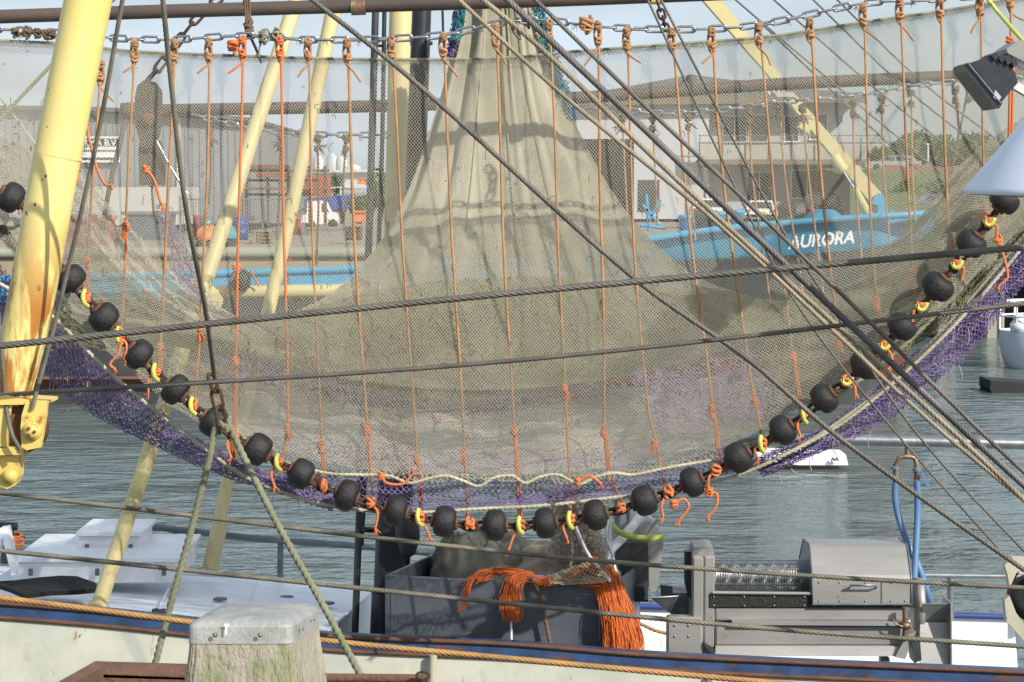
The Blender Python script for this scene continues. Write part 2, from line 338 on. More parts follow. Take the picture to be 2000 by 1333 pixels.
def frame_mat(d, up=(0, 1, 0)):             # local x along d
    x = Vector(d).normalized(); u = Vector(up)
    if abs(x.dot(u)) > .95: u = Vector((0, 0, 1))
    z = x.cross(u).normalized(); y = z.cross(x)
    return Matrix((x, y, z)).transposed()
ORD = ['leftmost', 'second', 'third', 'fourth', 'fifth', 'sixth', 'seventh', 'eighth', 'ninth', 'tenth', 'eleventh', 'twelfth', 'thirteenth', 'fourteenth', 'fifteenth', 'sixteenth', 'seventeenth', 'eighteenth', 'nineteenth', 'twentieth', 'twenty-first', 'twenty-second', 'twenty-third', 'twenty-fourth', 'twenty-fifth', 'twenty-sixth']
def nth(i): return ORD[i] if i == 0 else ORD[i]+' from the left'
def text_mesh(s, size, italic=0., depth=.01, bold=.0):
    cu = bpy.data.curves.new('t', 'FONT'); cu.body = s; cu.size = size; cu.shear = italic; cu.extrude = depth; cu.offset = bold; cu.align_x = 'CENTER'
    o = bpy.data.objects.new('t', cu); C.objects.link(o)
    me = bpy.data.meshes.new_from_object(o.evaluated_get(bpy.context.evaluated_depsgraph_get())); bpy.data.objects.remove(o)
    return me
def add_text(name, s, size, m, loc, parent, rot=(PI/2, 0, 0), **k):
    me = text_mesh(s, size, **k); me.materials.clear(); me.materials.append(M[m])
    o = bpy.data.objects.new(name, me); C.objects.link(o); o.parent = parent; o.rotation_euler = rot
    o.location = Vector(loc)-Vector(ORG.get(parent.name, (0, 0, 0))); return o
# ---------------------------------------------------------------- netting
def surf(rows, nu, nv, disp=None):
    A = np.stack([spline(r, nu) for r in rows]); k = len(rows)
    t = np.linspace(0, k-1, nv); i = np.clip(t.astype(int), 0, k-2); s = (t-i)[:, None, None]
    m = np.gradient(A, axis=0) if k > 2 else np.repeat(A[1:]-A[:1], 2, 0)
    out = (2*s**3-3*s**2+1)*A[i]+(s**3-2*s**2+s)*m[i]+(-2*s**3+3*s**2)*A[i+1]+(s**3-s**2)*m[i+1]
    if disp is not None:
        U, V = np.meshgrid(np.linspace(0, 1, nu), np.linspace(0, 1, nv)); out = out+disp(U, V)
    return PA(out)
def netting(mb, G, th, keep=1., jit=.12, solid=True, mask=None):
    nv, nu = G.shape[:2]
    G = G.copy(); e = np.linalg.norm(G[0, 1]-G[0, 0]); G += RNG.normal(size=G.shape)*e*jit
    J, I = np.meshgrid(np.arange(nv-1), np.arange(nu), indexing='ij')
    par = (I+J) % 2 == 0
    a = []; b = []
    for dx in (-1, 1):
        ok = par & (I+dx >= 0) & (I+dx < nu)
        if mask is not None: ok &= mask[:-1]
        if keep < 1: ok &= RNG.random(ok.shape) < keep
        a.append(G[J[ok], I[ok]]); b.append(G[J[ok]+1, I[ok]+dx])
    a = np.concatenate(a); b = np.concatenate(b); n = len(a)
    T = nrm(b-a); Y = np.tile([0., -1., 0.], (n, 1)); N = nrm(np.cross(T, Y)); B = nrm(np.cross(N, T))
    h = th/2; off = [N*h, -B*h*1.2*np.sign((B*Y).sum(1) * -1)[:, None], -N*h]
    V = np.stack([a+off[0], a+off[1], a+off[2], b+off[0], b+off[1], b+off[2]], 1).reshape(-1, 3)
    k = np.arange(n)[:, None]*6
    F = np.concatenate([k+np.array([[0, 1, 4, 3]]), k+np.array([[1, 2, 5, 4]])])
    if solid: F = np.concatenate([F, k+np.array([[2, 0, 3, 5]])])
    mb.add(V, F, True); return mb
# ---------------------------------------------------------------- chains
_lk = {}
def link_mesh(Lk, W, r, m):
    key = (round(Lk, 4), round(W, 4), m)
    if key not in _lk:
        a = np.linspace(0, PI, 7); hl = Lk/2-W/2
        p = [(hl+math.sin(t)*W/2, math.cos(t)*W/2, 0) for t in a]+[(-hl-math.sin(t)*W/2, -math.cos(t)*W/2, 0) for t in a]
        mb = MB().tube(p, r, 6, closed=True, ref=(0, 0, 1)); o = mb.build('chain_link', m); _lk[key] = o.data; bpy.data.objects.remove(o)
    return _lk[key]
def chain(name, pts, Lk, W, r, m, label, cat='chain', group=None, roll=0., jitter=.25, part='chain_link'):
    p = np.asarray(pts, float); Lt = np.linalg.norm(np.diff(p, axis=0), axis=1).sum(); step = Lk-2.2*r
    n = max(1, int(round(Lt/step))); q = spline(p, n+1)
    root = thing(name, label, cat, tuple(q[0]), group); me = link_mesh(Lk, W, r, m)
    for i in range(n):
        c = (q[i]+q[i+1])/2; d = q[i+1]-q[i]
        o = bpy.data.objects.new(part, me); C.objects.link(o); o.parent = root
        rt = frame_mat(d) @ Matrix.Rotation(roll+(PI/2 if i % 2 else 0)+random.uniform(-jitter, jitter), 3, 'X')
        o.matrix_local = Matrix.Translation(Vector(c)-root.location) @ rt.to_4x4()
    return root
def knot(mb, c, r, rr, n=3):
    c = np.asarray(c, float)
    for k in range(n):
        t = np.linspace(0, 2*PI*1.3, 16); ph = random.random()*6; ax = nrm(RNG.normal(size=3)*[.5, .5, 1]); u = nrm(np.cross(ax, [.3, 1, .2])); v = np.cross(ax, u)
        mb.tube(c+np.outer(np.cos(t+ph), u)*r+np.outer(np.sin(t+ph), v)*r+np.outer(np.linspace(-1, 1, 16), [0, 0, r*.8]), rr, 6)
    return mb
def fray(mb, p0, d, L_, rr, n=5, spread=.35):
    p0 = np.asarray(p0, float); d = nrm(d)
    for k in range(n):
        e = nrm(d+RNG.normal(size=3)*spread); f = nrm(e+RNG.normal(size=3)*spread+[0, 0, -.35])
        mb.tube([p0, p0+e*L_*.5, p0+e*L_*.5+f*L_*.5*random.uniform(.5, 1.1)], [rr, rr*.9, rr*.6], 5, n=6)
    return mb
# ================================================================ SETTING
def struct(name, mb, m): return tag(mb.build(name, m), kind='structure')
mb = MB(); mb.add([(-900, 7.3, 0), (900, 7.3, 0), (900, 92, 0), (-900, 92, 0)], [[0, 1, 2, 3]]); struct('harbour_water', mb, 'water')
QZ = 3.65
mb = MB(); mb.add([(-3000, 92, QZ), (3000, 92, QZ), (3000, 6000, QZ), (-3000, 6000, QZ)], [[0, 1, 2, 3]])
xq = P(1590, 500, 71)[0]
mb.add([(-900, 71, QZ), (xq, 71, QZ), (xq, 92, QZ), (-900, 92, QZ)], [[0, 1, 2, 3]]); struct('quay_ground', mb, 'quay_ground')
mb = MB(); mb.box((0, 0, QZ-1.15-.7), (60, 14.4, 3.7)); struct('near_quay', mb, 'concrete')
# far quay: walls, coping, piles
mb = MB(); mb.box(((-900+xq)/2, 71.15, QZ-2.4), (900+xq, .3, 4.6)); q = struct('quay_wall', mb, 'brick_tan')
mb = MB(); mb.tube([(-120, 70.95, QZ+.02), (xq, 70.95, QZ+.06)], .15, 14); mb.box(((xq-120)/2, 71.2, QZ+.08), (xq+120, .5, .3)); struct('quay_coping', mb, 'quay_coping')
mb = MB(); mb.box((60, 92.2, QZ-2.4), (110, .4, 4.6)); struct('quay_wall_far', mb, 'pile_dark')
for i, (x0, x1) in enumerate(((1926, 1962), (1830, 1866), (2010, 2050), (1740, 1776))):
    a = P(x0, 600, 91); b = P(x1, 600, 91)
    mb = MB(); mb.box(((a[0]+b[0])/2, 91.4, 1.7), (b[0]-a[0], .9, 4.6), ch=.05); mb.box(((a[0]+b[0])/2+(b[0]-a[0])*.3, 90.9, 1.7), (.12, .12, 4.5))
    one('quay_pile', mb, 'concrete', ['pale concrete pile of the far quay beside the white boat', 'pale concrete pile left of the one beside the white boat', 'pale concrete pile behind the white boat at the right edge', 'pale concrete pile farthest from the white boat'][i], 'pile', 'concrete piles of the far quay')
# earth bank behind the blue ship and the dyke beyond
def bank(name, rows, m):
    mb = MB(); G = PA(np.stack([spline(r, 60) for r in rows])); G[..., 2] += RNG.normal(size=G.shape[:2])*.06; mb.grid(G); return struct(name, mb, m)
bank('grass_bank', [[(1660, 425, 96), (1800, 425, 96), (2100, 425, 96)], [(1660, 345, 128), (1800, 335, 128), (2100, 330, 128)], [(1600, 329, 140), (1800, 327, 140), (2400, 322, 140)], [(1600, 350, 220), (1800, 350, 220), (2400, 350, 220)]], 'grass')
def leafy(mb, c, rad, n, size):
    c = np.asarray(c, float); rad = np.asarray(rad, float)
    cl = nrm(RNG.normal(size=(14, 3)))*RNG.uniform(.3, .95, (14, 1))*rad
    k = RNG.integers(0, 14, n); pnt = c+cl[k]+RNG.normal(size=(n, 3))*rad*.2
    u = nrm(RNG.normal(size=(n, 3)))*size*RNG.uniform(.6, 1.4, (n, 1)); v = nrm(np.cross(u, RNG.normal(size=(n, 3))))*size*.6
    V = np.stack([pnt-u, pnt+v, pnt+u, pnt-v], 1).reshape(-1, 3); mb.add(V, np.arange(n*4).reshape(-1, 4)); return mb
def tree(px_, pyt, pyb, wpx, Z, m, label, n=5200, name='leafy_tree', size=.15, grp='trees and bushes behind the quay'):
    t = P(px_, pyt, Z); b = P(px_, pyb, Z); h = t[2]-b[2]; r = px(wpx, Z)/2*1.25
    root = thing(name, label, 'tree' if 'tree' in name else 'bush', b, grp)
    leafy(MB(), (b[0], Z, b[2]+h*.58), (r, r, h*.42), n, size).build('crown', m, root)
    tk = MB().tube([(b[0], Z, b[2]-.3), (b[0]+.1, Z, b[2]+h*.4), (b[0]-.1, Z, b[2]+h*.8)], [.16, .1, .04], 7, n=8)
    for k in range(5):
        a = random.uniform(0, 6.28); tk.tube([(b[0], Z, b[2]+h*(.3+.08*k)), (b[0]+math.cos(a)*r*.6, Z+math.sin(a)*r*.6, b[2]+h*(.55+.08*k))], [.05, .02], 5)
    tk.build('trunk', 'bark', root); return root
for i, (x, yt, yb, wd, Z, m, lb) in enumerate([
    (1762, 288, 335, 60, 150, 'leaf', 'low leafy tree just right of the grey house'),
    (1800, 280, 335, 60, 152, 'leaf_dark', 'rounded green tree behind the silver car on the dyke'),
    (1850, 286, 336, 64, 149, 'leaf', 'light green tree right of the silver car on the dyke'),
    (1905, 276, 336, 70, 150, 'leaf_dark', 'tall dark green tree left of the floodlight pole'),
    (1960, 284, 340, 70, 147, 'leaf', 'green tree on the dyke above the white lamp shade'),
    (1725, 306, 345, 34, 145, 'leaf_dark', 'small dark bush at the corner of the grey house'),
    (2025, 276, 345, 80, 148, 'leaf', 'green tree at the right edge of the dyke')]):
    tree(x, yt-16, yb, wd, Z, m, lb)
for i, (x, yt, yb, wd, Z, lb) in enumerate([
    (652, 345, 388, 34, 160, 'green bush left of the blue tarpaulin boat'), (742, 338, 420, 50, 120, 'tall green bush behind the ladder mast'),
    (700, 385, 425, 36, 118, 'low green bush beside the orange crate'), (780, 350, 420, 50, 122, 'green bush behind the yellow mast'),
    (576, 322, 352, 10, 170, 'thin distant tree rising over the rusty frames'), (1850, 350, 400, 70, 110, 'rough bush on the bank above the blue bow'),
    (1930, 372, 430, 80, 100, 'dark bush on the bank behind the net edge'), (1770, 352, 392, 40, 112, 'low bush under the reddish fence')]):
    tree(x, yt, yb, wd, Z, 'leaf' if i % 2 else 'leaf_dark', lb, 1300, 'leafy_bush', .13)
# ---------------------------------------------------------------- the big grey shed on the left
root = thing('warehouse', 'big grey metal warehouse with low white base wall behind the left half of the net', 'warehouse', P(240, 420, 112))
Z = 112; mb = MB(); mb.plate([(-400, 206), (150, 214), (345, 221), (492, 236), (492, 432), (-400, 432)], Z, 30)
wall = mb.build('wall', 'shed_grey', root)
mb = MB()
for x in range(-380, 492, 14): mb.pbox(x, 236, x+1.6, 430, Z-.05, .05)
mb.build('cladding_rib', 'shed_grey', wall)
MB().plate([(-400, 200), (150, 208), (345, 215), (496, 231), (496, 238), (345, 223), (150, 216), (-400, 208)], Z-.5, 31).build('roof', 'roof', root)
MB().pbox(-400, 366, 345, 440, Z-8, 7.6).build('base_wall', 'shed_white', root)
MB().pbox(-30, 322, 26, 366, Z-.1, .2).build('window', 'dark_glass', root)
MB().plate([(345, 223), (352, 224), (352, 430), (345, 430)], Z-.12, .12).build('downpipe', 'shed_white', root)
s = thing('company_sign', 'white sign board with black lettering on the grey warehouse wall', 'sign', P(194, 318, Z-.4))
MB().pbox(154, 267, 234, 318, Z-.35, .12).build('board', 'frame_white', s)
Zs = Z-.37
MB().pbox(157, 271, 232, 286, Zs, .03).build('letter_band', 'letter_black', s)
add_text('lettering', 'ELMA B.V.', px(17, Zs), 'frame_white', P(194, 285, Zs-.03), s, bold=.01)
mb = MB()
for k in range(18):
    x = 160+k*4; mb.pbox(x, 293, x+2.6, 297, Zs, .03)
for k in range(26): mb.pbox(158+k*2.8, 308, 160.1+k*2.8, 313, Zs, .03)
mb.build('small_print', 'letter_black', s)
# ---------------------------------------------------------------- the grey house
Z = 150
h = thing('grey_house', 'two storey grey building with hipped roof and balcony behind the blue ship', 'house', P(1400, 425, Z))
MB().plate([(1090, 205), (1385, 205), (1385, 428), (1090, 428)], Z-1.2, 14).build('side_wing_wall', 'house_wall_light', h)
MB().plate([(1385.5, 200), (1670, 196), (1670, 428), (1385.5, 428)], Z, 12).build('wall', 'house_wall', h)
# hipped roof as a real solid
def Pw(x, y, Z): return np.array(P(x, y, Z))
e0, e1 = Pw(1080, 196, Z-2), Pw(1692, 188, Z-2); e2, e3 = e1+[0, 17, 0], e0+[0, 17, 0]; r0 = Pw(1290, 168, Z+6); r1 = Pw(1352, 146, Z+6); r2 = Pw(1560, 168, Z+6)
V = [e0, e1, e2, e3, Pw(1090, 190, Z+6), r1, Pw(1660, 181, Z+6), Pw(1240, 170, Z+6), Pw(1500, 166, Z+6)]
mb = MB(); mb.add(V, [[0, 7, 4]]); mb.add(V, [[0, 5, 7]]); mb.add(V, [[0, 1, 8, 5]]); mb.add(V, [[1, 6, 8]]); mb.add(V, [[3, 4, 7]]); mb.add(V, [[3, 7, 5]]); mb.add(V, [[3, 5, 8, 2]]); mb.add(V, [[2, 8, 6]]); mb.add(V, [[0, 4, 3]]); mb.add(V, [[1, 2, 6]]); mb.add(V, [[0, 3, 2, 1]])
roof = mb.build('roof', 'roof', h)
MB().pbox(1345, 146, 1359, 166, Z+4, 1.2).build('chimney', 'roof', roof)
MB().prism([Pw(1076, 194, Z-2.2), Pw(1694, 186, Z-2.2), Pw(1694, 200, Z-2.2), Pw(1076, 207, Z-2.2)], (0, .9, 0)).build('eave', 'fascia', h)
MB().pbox(1139, 272, 1238, 426, Z-1.25, .3).build('doorway', 'dark_open', h)
MB().pbox(1246, 352, 1288, 414, Z-1.25, .2).build('side_window', 'dark_glass', h)
def window(x0, y0, x1, y1, Zw, nm=2):
    w_ = MB().pbox(x0, y0, x1, y1, Zw-.02, .1).build('window', 'dark_glass', h)
    f = MB(); t = 1.8
    for a in np.linspace(x0, x1, nm+1): f.pbox(a-t/2, y0, a+t/2, y1, Zw-.1, .1)
    f.pbox(x0, y0-t, x1, y0, Zw-.1, .1); f.pbox(x0-3, y1, x1+3, y1+t*1.5, Zw-.2, .2); f.build('frame', 'frame_white', w_)
window(1412, 228, 1458, 277, Z, 2); window(1462, 226, 1500, 277, Z, 1); window(1532, 228, 1560, 276, Z, 1); window(1582, 224, 1616, 272, Z, 1)
window(1459, 338, 1508, 392, Z, 2); window(1546, 334, 1608, 386, Z, 2)
b = MB().pbox(1364, 312, 1730, 322, Z-2.6, 2.8).build('balcony_slab', 'fascia', h)
mb = MB()
for x in np.arange(1365, 1728, 4.2): mb.pbox(x, 283, x+3.5, 312, Z-2.62, .06)
mb.build('balcony_panel', 'balcony', h)
mb = MB(); mb.pbox(1364, 278, 1730, 281, Z-2.66, .1); mb.pbox(1364, 264, 1730, 266, Z-2.66, .06)
for x in np.arange(1366, 1730, 45): mb.pbox(x, 264, x+2, 312, Z-2.7, .1)
mb.build('balcony_rail', 'fascia', h)
mb = MB()
for x in (1375, 1725): mb.pbox(x, 322, x+4, 428, Z-2.4, .15)
mb.build('balcony_post', 'fascia', h)
# ---------------------------------------------------------------- vehicles on the quay
def car(cx, yb, wpx, hpx, Z, body, label, side=True, rear=False, name='parked_car', grp='cars parked along the far quay'):
    b = np.array(P(cx, yb, Z)); W = px(wpx, Z); H = px(hpx, Z)
    root = thing(name, label, 'car', tuple(b), grp); x0, x1 = b[0]-W/2, b[0]+W/2
    D = 1.7 if side else 4.0
    def prof(f): return [(x0+W*u, Z, b[2]+H*v) for u, v in f]
    if side:
        lo = [(0, .22), (.01, .5), (.04, .6), (.3, .63), (.98, .62), (1, .45), (.99, .2), (.9, .15), (.1, .15)]
        hi = [(.24, .62), (.36, .94), (.45, 1), (.74, 1), (.84, .93), (.93, .62)]
        MB().prism(prof(lo), (0, D, 0)).build('body', body, root)
        c = np.array(prof(hi)); mb = MB(); mb.prism(c+[0, .12, 0], (0, D-.24, 0)); cab = mb.build('cabin', body, root)
        gl = [[(.28, .64), (.375, .91), (.53, .93), (.53, .64)], [(.56, .64), (.56, .93), (.76, .92), (.86, .64)]]
        for g in gl: MB().prism(np.array(prof(g))+[0, .1, 0], (0, D-.2, 0)).build('window', 'dark_glass', cab)
        for u in (.2, .8):
            for dy in (0, D-.2): MB().lathe([(0, 0), (.2*H/1.4*1.5, 0), (.23*H/1.4*1.5, .05), (.23*H/1.4*1.5, .18), (.2*H/1.4*1.5, .22), (0, .22)], (x0+W*u, Z+dy-.02, b[2]+.22*H), 'y', 18).build('wheel', 'tyre', root)
    else:
        lo = [(.03, .16), (0, .3), (0, .5), (.05, .6), (.95, .6), (1, .5), (1, .3), (.97, .16)]
        hi = [(.07, .6), (.16, .95), (.24, 1), (.76, 1), (.84, .95), (.93, .6)]
        MB().prism(prof(lo), (0, D, 0)).build('body', body, root)
        c = np.array(prof(hi)); cab = MB().prism(c+[0, .15, 0], (0, D*.6, 0)).build('cabin', body, root)
        MB().prism(np.array(prof([(.14, .62), (.21, .92), (.79, .92), (.86, .62)]))+[0, .11, 0], (0, .06, 0)).build('window', 'dark_glass', cab)
        for u in (.02, .84): MB().box((x0+W*(u+.07), Z-.02, b[2]+H*.5), (W*.13, .08, H*.12)).build('tail_light', 'red_light', root)
        MB().box((b[0], Z-.03, b[2]+H*.42), (W*.3, .04, H*.09)).build('number_plate', 'plate_yellow', root)
        MB().box((b[0], Z-.05, b[2]+H*.26), (W*.98, .12, H*.12)).build('bumper', 'car_dark', root)
        for u in (.1, .9):
            for dy in (.3, D-1): MB().lathe([(0, -.1), (.28, -.1), (.3, 0), (.28, .1), (0, .1)], (x0+W*u, Z+dy, b[2]+.28), 'x', 16).build('wheel', 'tyre', root)
    return root
car(1387, 432, 74, 44, 122, 'car_white', 'white van-like car seen from behind with yellow number plate', side=False)
car(1487, 432, 64, 40, 124, 'car_white', 'white car with dark windscreen parked below the left house window', side=False)
car(1545, 430, 96, 38, 130, 'car_dark', 'low dark car seen from the side under the house windows')
car(1612, 436, 76, 58, 118, 'car_dark', 'dark hatchback with red tail lights beside the yellow crane foot', side=False)
car(1745, 333, 110, 29, 144, 'car_silver', 'silver car parked on the dyke right of the house')
car(1825, 412, 82, 32, 104, 'car_blue', 'grey-blue car parked below the reddish fence')
# white pick-up van
Z = 128; b = P(625, 444, Z)
t = thing('pickup_truck', 'small white pickup truck parked behind the galvanised gate', 'pickup truck', b)
mb = MB(); mb.plate([(600, 394), (624, 392), (636, 396), (645, 414), (656, 417), (660, 428), (659, 438), (594, 438), (592, 420), (599, 419)], Z, 1.5); mb.build('cab', 'car_white', t)
MB().plate([(629, 398), (635, 399), (643, 414), (629, 414)], Z-.03, 1.56).build('window', 'dark_glass', t)
mb = MB(); mb.plate([(590, 420), (612, 420), (612, 436), (588, 436)], Z-.1, 1.7); mb.build('load_bed', 'car_white', t)
for x in (606, 650):
    mb = MB(); mb.lathe([(0, -.05), (.2, -.05), (.26, 0), (.26, .16), (.2, .2), (0, .2)], P(x, 438, Z), 'y', 18); mb.build('wheel', 'tyre', t)
# red container, gate, rusty frames and the like
Z = 84; t = thing('red_container', 'red steel waste container standing on the far quay left of the white wall', 'container', P(160, 488, Z))
MB().plate([(112, 428), (206, 424), (204, 487), (116, 487)], Z, 2.2).build('body', 'container_red', t)
mb = MB()
for x in range(122, 204, 12): mb.pbox(x, 430, x+3, 486, Z-.08, .08)
mb.build('rib', 'container_red', t); MB().pbox(108, 422, 209, 429, Z-.12, 2.4).build('rim', 'container_red', t)
MB().pbox(125, 432, 136, 439, Z-.1, .03).build('yellow_mark', 'plate_yellow', t)
add_text('lettering', 'CY', px(9, Z), 'frame_white', P(130, 450, Z-.12), t, bold=.004)
Z = 92; t = thing('scrap_skip', 'dark grey steel skip with two lamps in front of the white base wall', 'skip', P(285, 500, Z))
MB().plate([(240, 418), (330, 418), (322, 498), (252, 498)], Z, 2).build('body', 'galv_dark', t); MB().pbox(236, 414, 334, 420, Z-.1, 2.2).build('rim', 'galv', t)
for x in (244, 318): MB().lathe([(0, -.15), (.07, -.15), (.09, 0), (0, 0)], P(x, 424, Z-.1), 'y', 12).build('lamp', 'frame_white', t)
def fence(x0, x1, y0, y1, Z, m, name, label, step=5, post=60):
    t = thing(name, label, 'fence', P((x0+x1)/2, y1, Z))
    mb = MB()
    for x in np.arange(x0, x1, step): mb.pbox(x, y0+3, x+1.3, y1-2, Z, .04, ch=.002)
    mb.build('bars', m, t); MB().pbox(x0, y0, x1, y0+3, Z-.03, .06).build('rail', m, t); MB().pbox(x0, y1-5, x1, y1-2, Z-.03, .06).build('rail', m, t)
    for x in np.arange(x0, x1+1, post): MB().pbox(x-2, y0-5, x+2, y1+3, Z-.06, .14).build('post', m, t)
    return t
fence(352, 408, 388, 468, 98, 'galv', 'metal_fence', 'galvanised bar fence right of the white base wall')
fence(470, 598, 388, 462, 100, 'galv', 'metal_gate', 'galvanised bar gate in front of the rusty steel stack', post=43)
fence(596, 686, 446, 454, 97, 'galv', 'low_rail', 'low steel rail below the white pickup truck', step=12, post=45)
Z = 106; t = thing('steel_rack', 'stack of rusty steel beams and frames behind the gate', 'steel rack', P(550, 440, Z))
mb = MB()
for (x0, y0, x1, y1) in ((470, 322, 560, 330), (478, 331, 640, 336), (474, 350, 620, 355), (470, 366, 640, 371), (480, 378, 610, 383), (500, 338, 560, 347)): mb.pbox(x0, y0, x1, y1, Z+random.uniform(0, 2), 1.2)
mb.build('beam', 'rust_steel', t)
mb = MB()
for x in (478, 520, 560, 602, 632): mb.pbox(x, 324, x+5, 440, Z+.6, .4)
mb.build('upright', 'rust_brown', t)
MB().plate([(560, 344), (640, 344), (640, 384), (560, 384)], Z+3, 2).build('red_frame', 'container_red', t)
Z = 140; t = thing('small_boat', 'blue tarpaulined boat hull with white railing standing ashore', 'boat', P(650, 440, Z))
MB().plate([(588, 388), (690, 380), (686, 402), (672, 410), (592, 410)], Z, 2.4).build('hull', 'blue_paint', t); MB().plate([(592, 410), (672, 410), (666, 440), (600, 440)], Z+.1, 2.2).build('keel', 'rust_brown', t)
mb = MB()
mb.tube([P(586, 373, Z), P(690, 364, Z)], px(1.1, Z), 6)
for k in range(5): mb.tube([P(590+k*25, 373-k*2.2, Z), P(590+k*25, 388-k*2, Z)], px(1, Z), 6)
mb.build('railing', 'frame_white', t)
one('orange_crate', MB().pbox(690, 414, 716, 434, 117, 1.6).pbox(688, 412, 718, 416, 116.9, 1.8), 'orange_paint', 'small orange-brown crate standing beside the green bushes', 'crate')
one('orange_container', MB().pbox(698, 350, 724, 360, 190, 4).pbox(697, 349, 725, 351, 189.9, 4.2), 'orange_paint', 'distant orange container above the bushes by the ladder mast', 'container')
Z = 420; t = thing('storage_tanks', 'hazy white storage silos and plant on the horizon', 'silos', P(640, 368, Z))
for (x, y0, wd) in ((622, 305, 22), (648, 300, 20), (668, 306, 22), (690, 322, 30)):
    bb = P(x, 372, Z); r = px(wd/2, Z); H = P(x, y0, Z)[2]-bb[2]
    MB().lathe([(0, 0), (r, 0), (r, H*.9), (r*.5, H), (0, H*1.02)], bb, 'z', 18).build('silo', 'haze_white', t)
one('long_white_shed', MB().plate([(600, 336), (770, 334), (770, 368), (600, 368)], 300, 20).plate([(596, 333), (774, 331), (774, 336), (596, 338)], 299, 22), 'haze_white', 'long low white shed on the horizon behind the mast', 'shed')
# reddish retaining wall on the bank
fr = thing('red_fence', 'reddish brown board fence running down the grass bank', 'fence', P(1790, 400, 112))
for (x0, y0, x1, y1) in ((1730, 322, 1790, 326), (1788, 320, 1905, 336),): MB().prism([P(x0, y0, 118), P(x1, y1, 118), P(x1, y1+8, 118), P(x0, y0+8, 118)], (0, .3, 0)).build('board', 'red_fence', fr)
MB().prism([P(1765, 335, 112), P(1786, 330, 112), P(1780, 405, 112), P(1752, 405, 112)], (0, .3, 0)).build('board', 'red_fence', fr); MB().prism([P(1735, 398, 111), P(1790, 402, 111), P(1790, 412, 111), P(1735, 410, 111)], (0, .3, 0)).build('board', 'red_fence', fr)
one('lamp_post', MB().tube([P(1812, 330, 145), P(1813, 282, 145)], .05, 8).box(P(1812, 282, 145), (.2, .2, .1)), 'frame_white', 'thin white post on the dyke between the trees', 'post')
# clutter on the far quay
for i, (x, y, wd, Z, m, lb) in enumerate(((428, 470, 40, 88, 'rust_brown', 'stack of dark wooden pallets right of the bar fence'), (512, 478, 34, 86, 'brick_tan', 'low stack of tan pallets before the bar gate'), (690, 470, 30, 86, 'rust_brown', 'brown pallet stack near the ladder mast'))):
    t = thing('pallet_stack', lb, 'pallets', P(x, y, Z), 'pallets on the far quay')
    for k in range(4):
        mb = MB(); h_ = 5
        for j in range(5): mb.pbox(x-wd/2+j*wd/5, y-4-k*h_*1.4, x-wd/2+j*wd/5+wd/6.5, y-k*h_*1.4, Z+.02*j, 1.0)
        mb.pbox(x-wd/2, y-5.6-k*h_*1.4, x+wd/2, y-4-k*h_*1.4, Z-.02, 1.1); mb.build('pallet', m, t)
for i, (x, y, Z, m, lb) in enumerate(((392, 462, 95, 'container_red', 'red oil drum beside the dark pallet stack'), (404, 464, 94, 'galv_dark', 'grey oil drum beside the dark pallet stack'), (470, 466, 93, 'blue_paint', 'blue oil drum left of the bar gate'), (574, 455, 96, 'red_fence', 'rust red drum at the right end of the bar gate'))):
    MB_ = MB().lathe([(0, 0), (.29, 0), (.29, .28), (.305, .3), (.29, .32), (.29, .6), (.305, .62), (.29, .64), (.29, .9), (0, .9)], P(x, y+4, Z), 'z', 18); one('oil_drum', MB_, m, lb, 'drum', 'oil drums on the far quay')
t = thing('net_trolley', 'dark wheeled trolley loaded with orange and teal netting on the far quay', 'trolley', P(420, 500, 76))
MB().plate([(384, 470), (456, 466), (456, 478), (384, 482)], 76, 1.2).build('platform', 'black_steel', t)
for x in (396, 446): MB().lathe([(0, -.05), (.22, -.05), (.26, 0), (.22, .1), (0, .1)], P(x, 486, 76), 'y', 18).build('wheel', 'tyre', t)
for (x, y, w_, m) in ((408, 452, .42, 'orange_paint'), (440, 448, .40, 'net_teal')):
    G = np.array(P(x, y+14, 76.5)); a = np.linspace(0, 2*PI, 24); v = np.linspace(0.05, PI*.55, 12); A_, V_ = np.meshgrid(a, v); k = 1+.12*np.sin(5*A_+3*V_)+.08*np.sin(9*A_)
    MB().grid(np.stack([G[0]+w_*k*np.sin(V_)*np.cos(A_), G[1]+w_*k*np.sin(V_)*np.sin(A_), G[2]+w_*.9*k*np.cos(V_)], -1)).build('net_bundle', m, t)
# ================================================================ AURORA
ZA = 62
A = thing('cargo_ship', 'long light blue ship with white name AURORA on its bow moored at the far quay', 'ship', P(1000, 765, ZA))
def hullpart(name, top, bot, m, off=0.):
    n = 60; X = np.linspace(0, 1, n); t = spline([(*p, 0) for p in top], n); bt = spline([(*p, 0) for p in bot], n)
    mb = MB(); rows = []
    for k in range(5):
        f = k/4; row = t*(1-f)+bt*f
        row[:, 2] = ZA-off+.35*f+np.clip((row[:, 0]-1700)/140, 0, 1.3)**2*2.6
        rows.append(row)
    G = PA(np.stack(rows)); mb.sheet(G[:, ::-1], -.08)
    return mb.build(name, m, A)
hullpart('bow_plating', [(1255, 470), (1400, 450), (1600, 432), (1820, 417)], [(1275, 510), (1400, 510), (1600, 497), (1832, 468)], 'aurora_blue', .1)
hullpart('hull', [(-300, 590), (150, 585), (640, 572), (1280, 512), (1600, 496), (1832, 466)], [(-300, 800), (150, 800), (640, 800), (1280, 800), (1550, 798), (1750, 790)], 'hull_dark')
hullpart('bottom_paint', [(-300, 742), (150, 741), (640, 738), (1280, 712), (1550, 692), (1775, 682)], [(-300, 756), (150, 756), (640, 754), (1280, 750), (1550, 745), (1760, 735)], 'hull_red', .12)
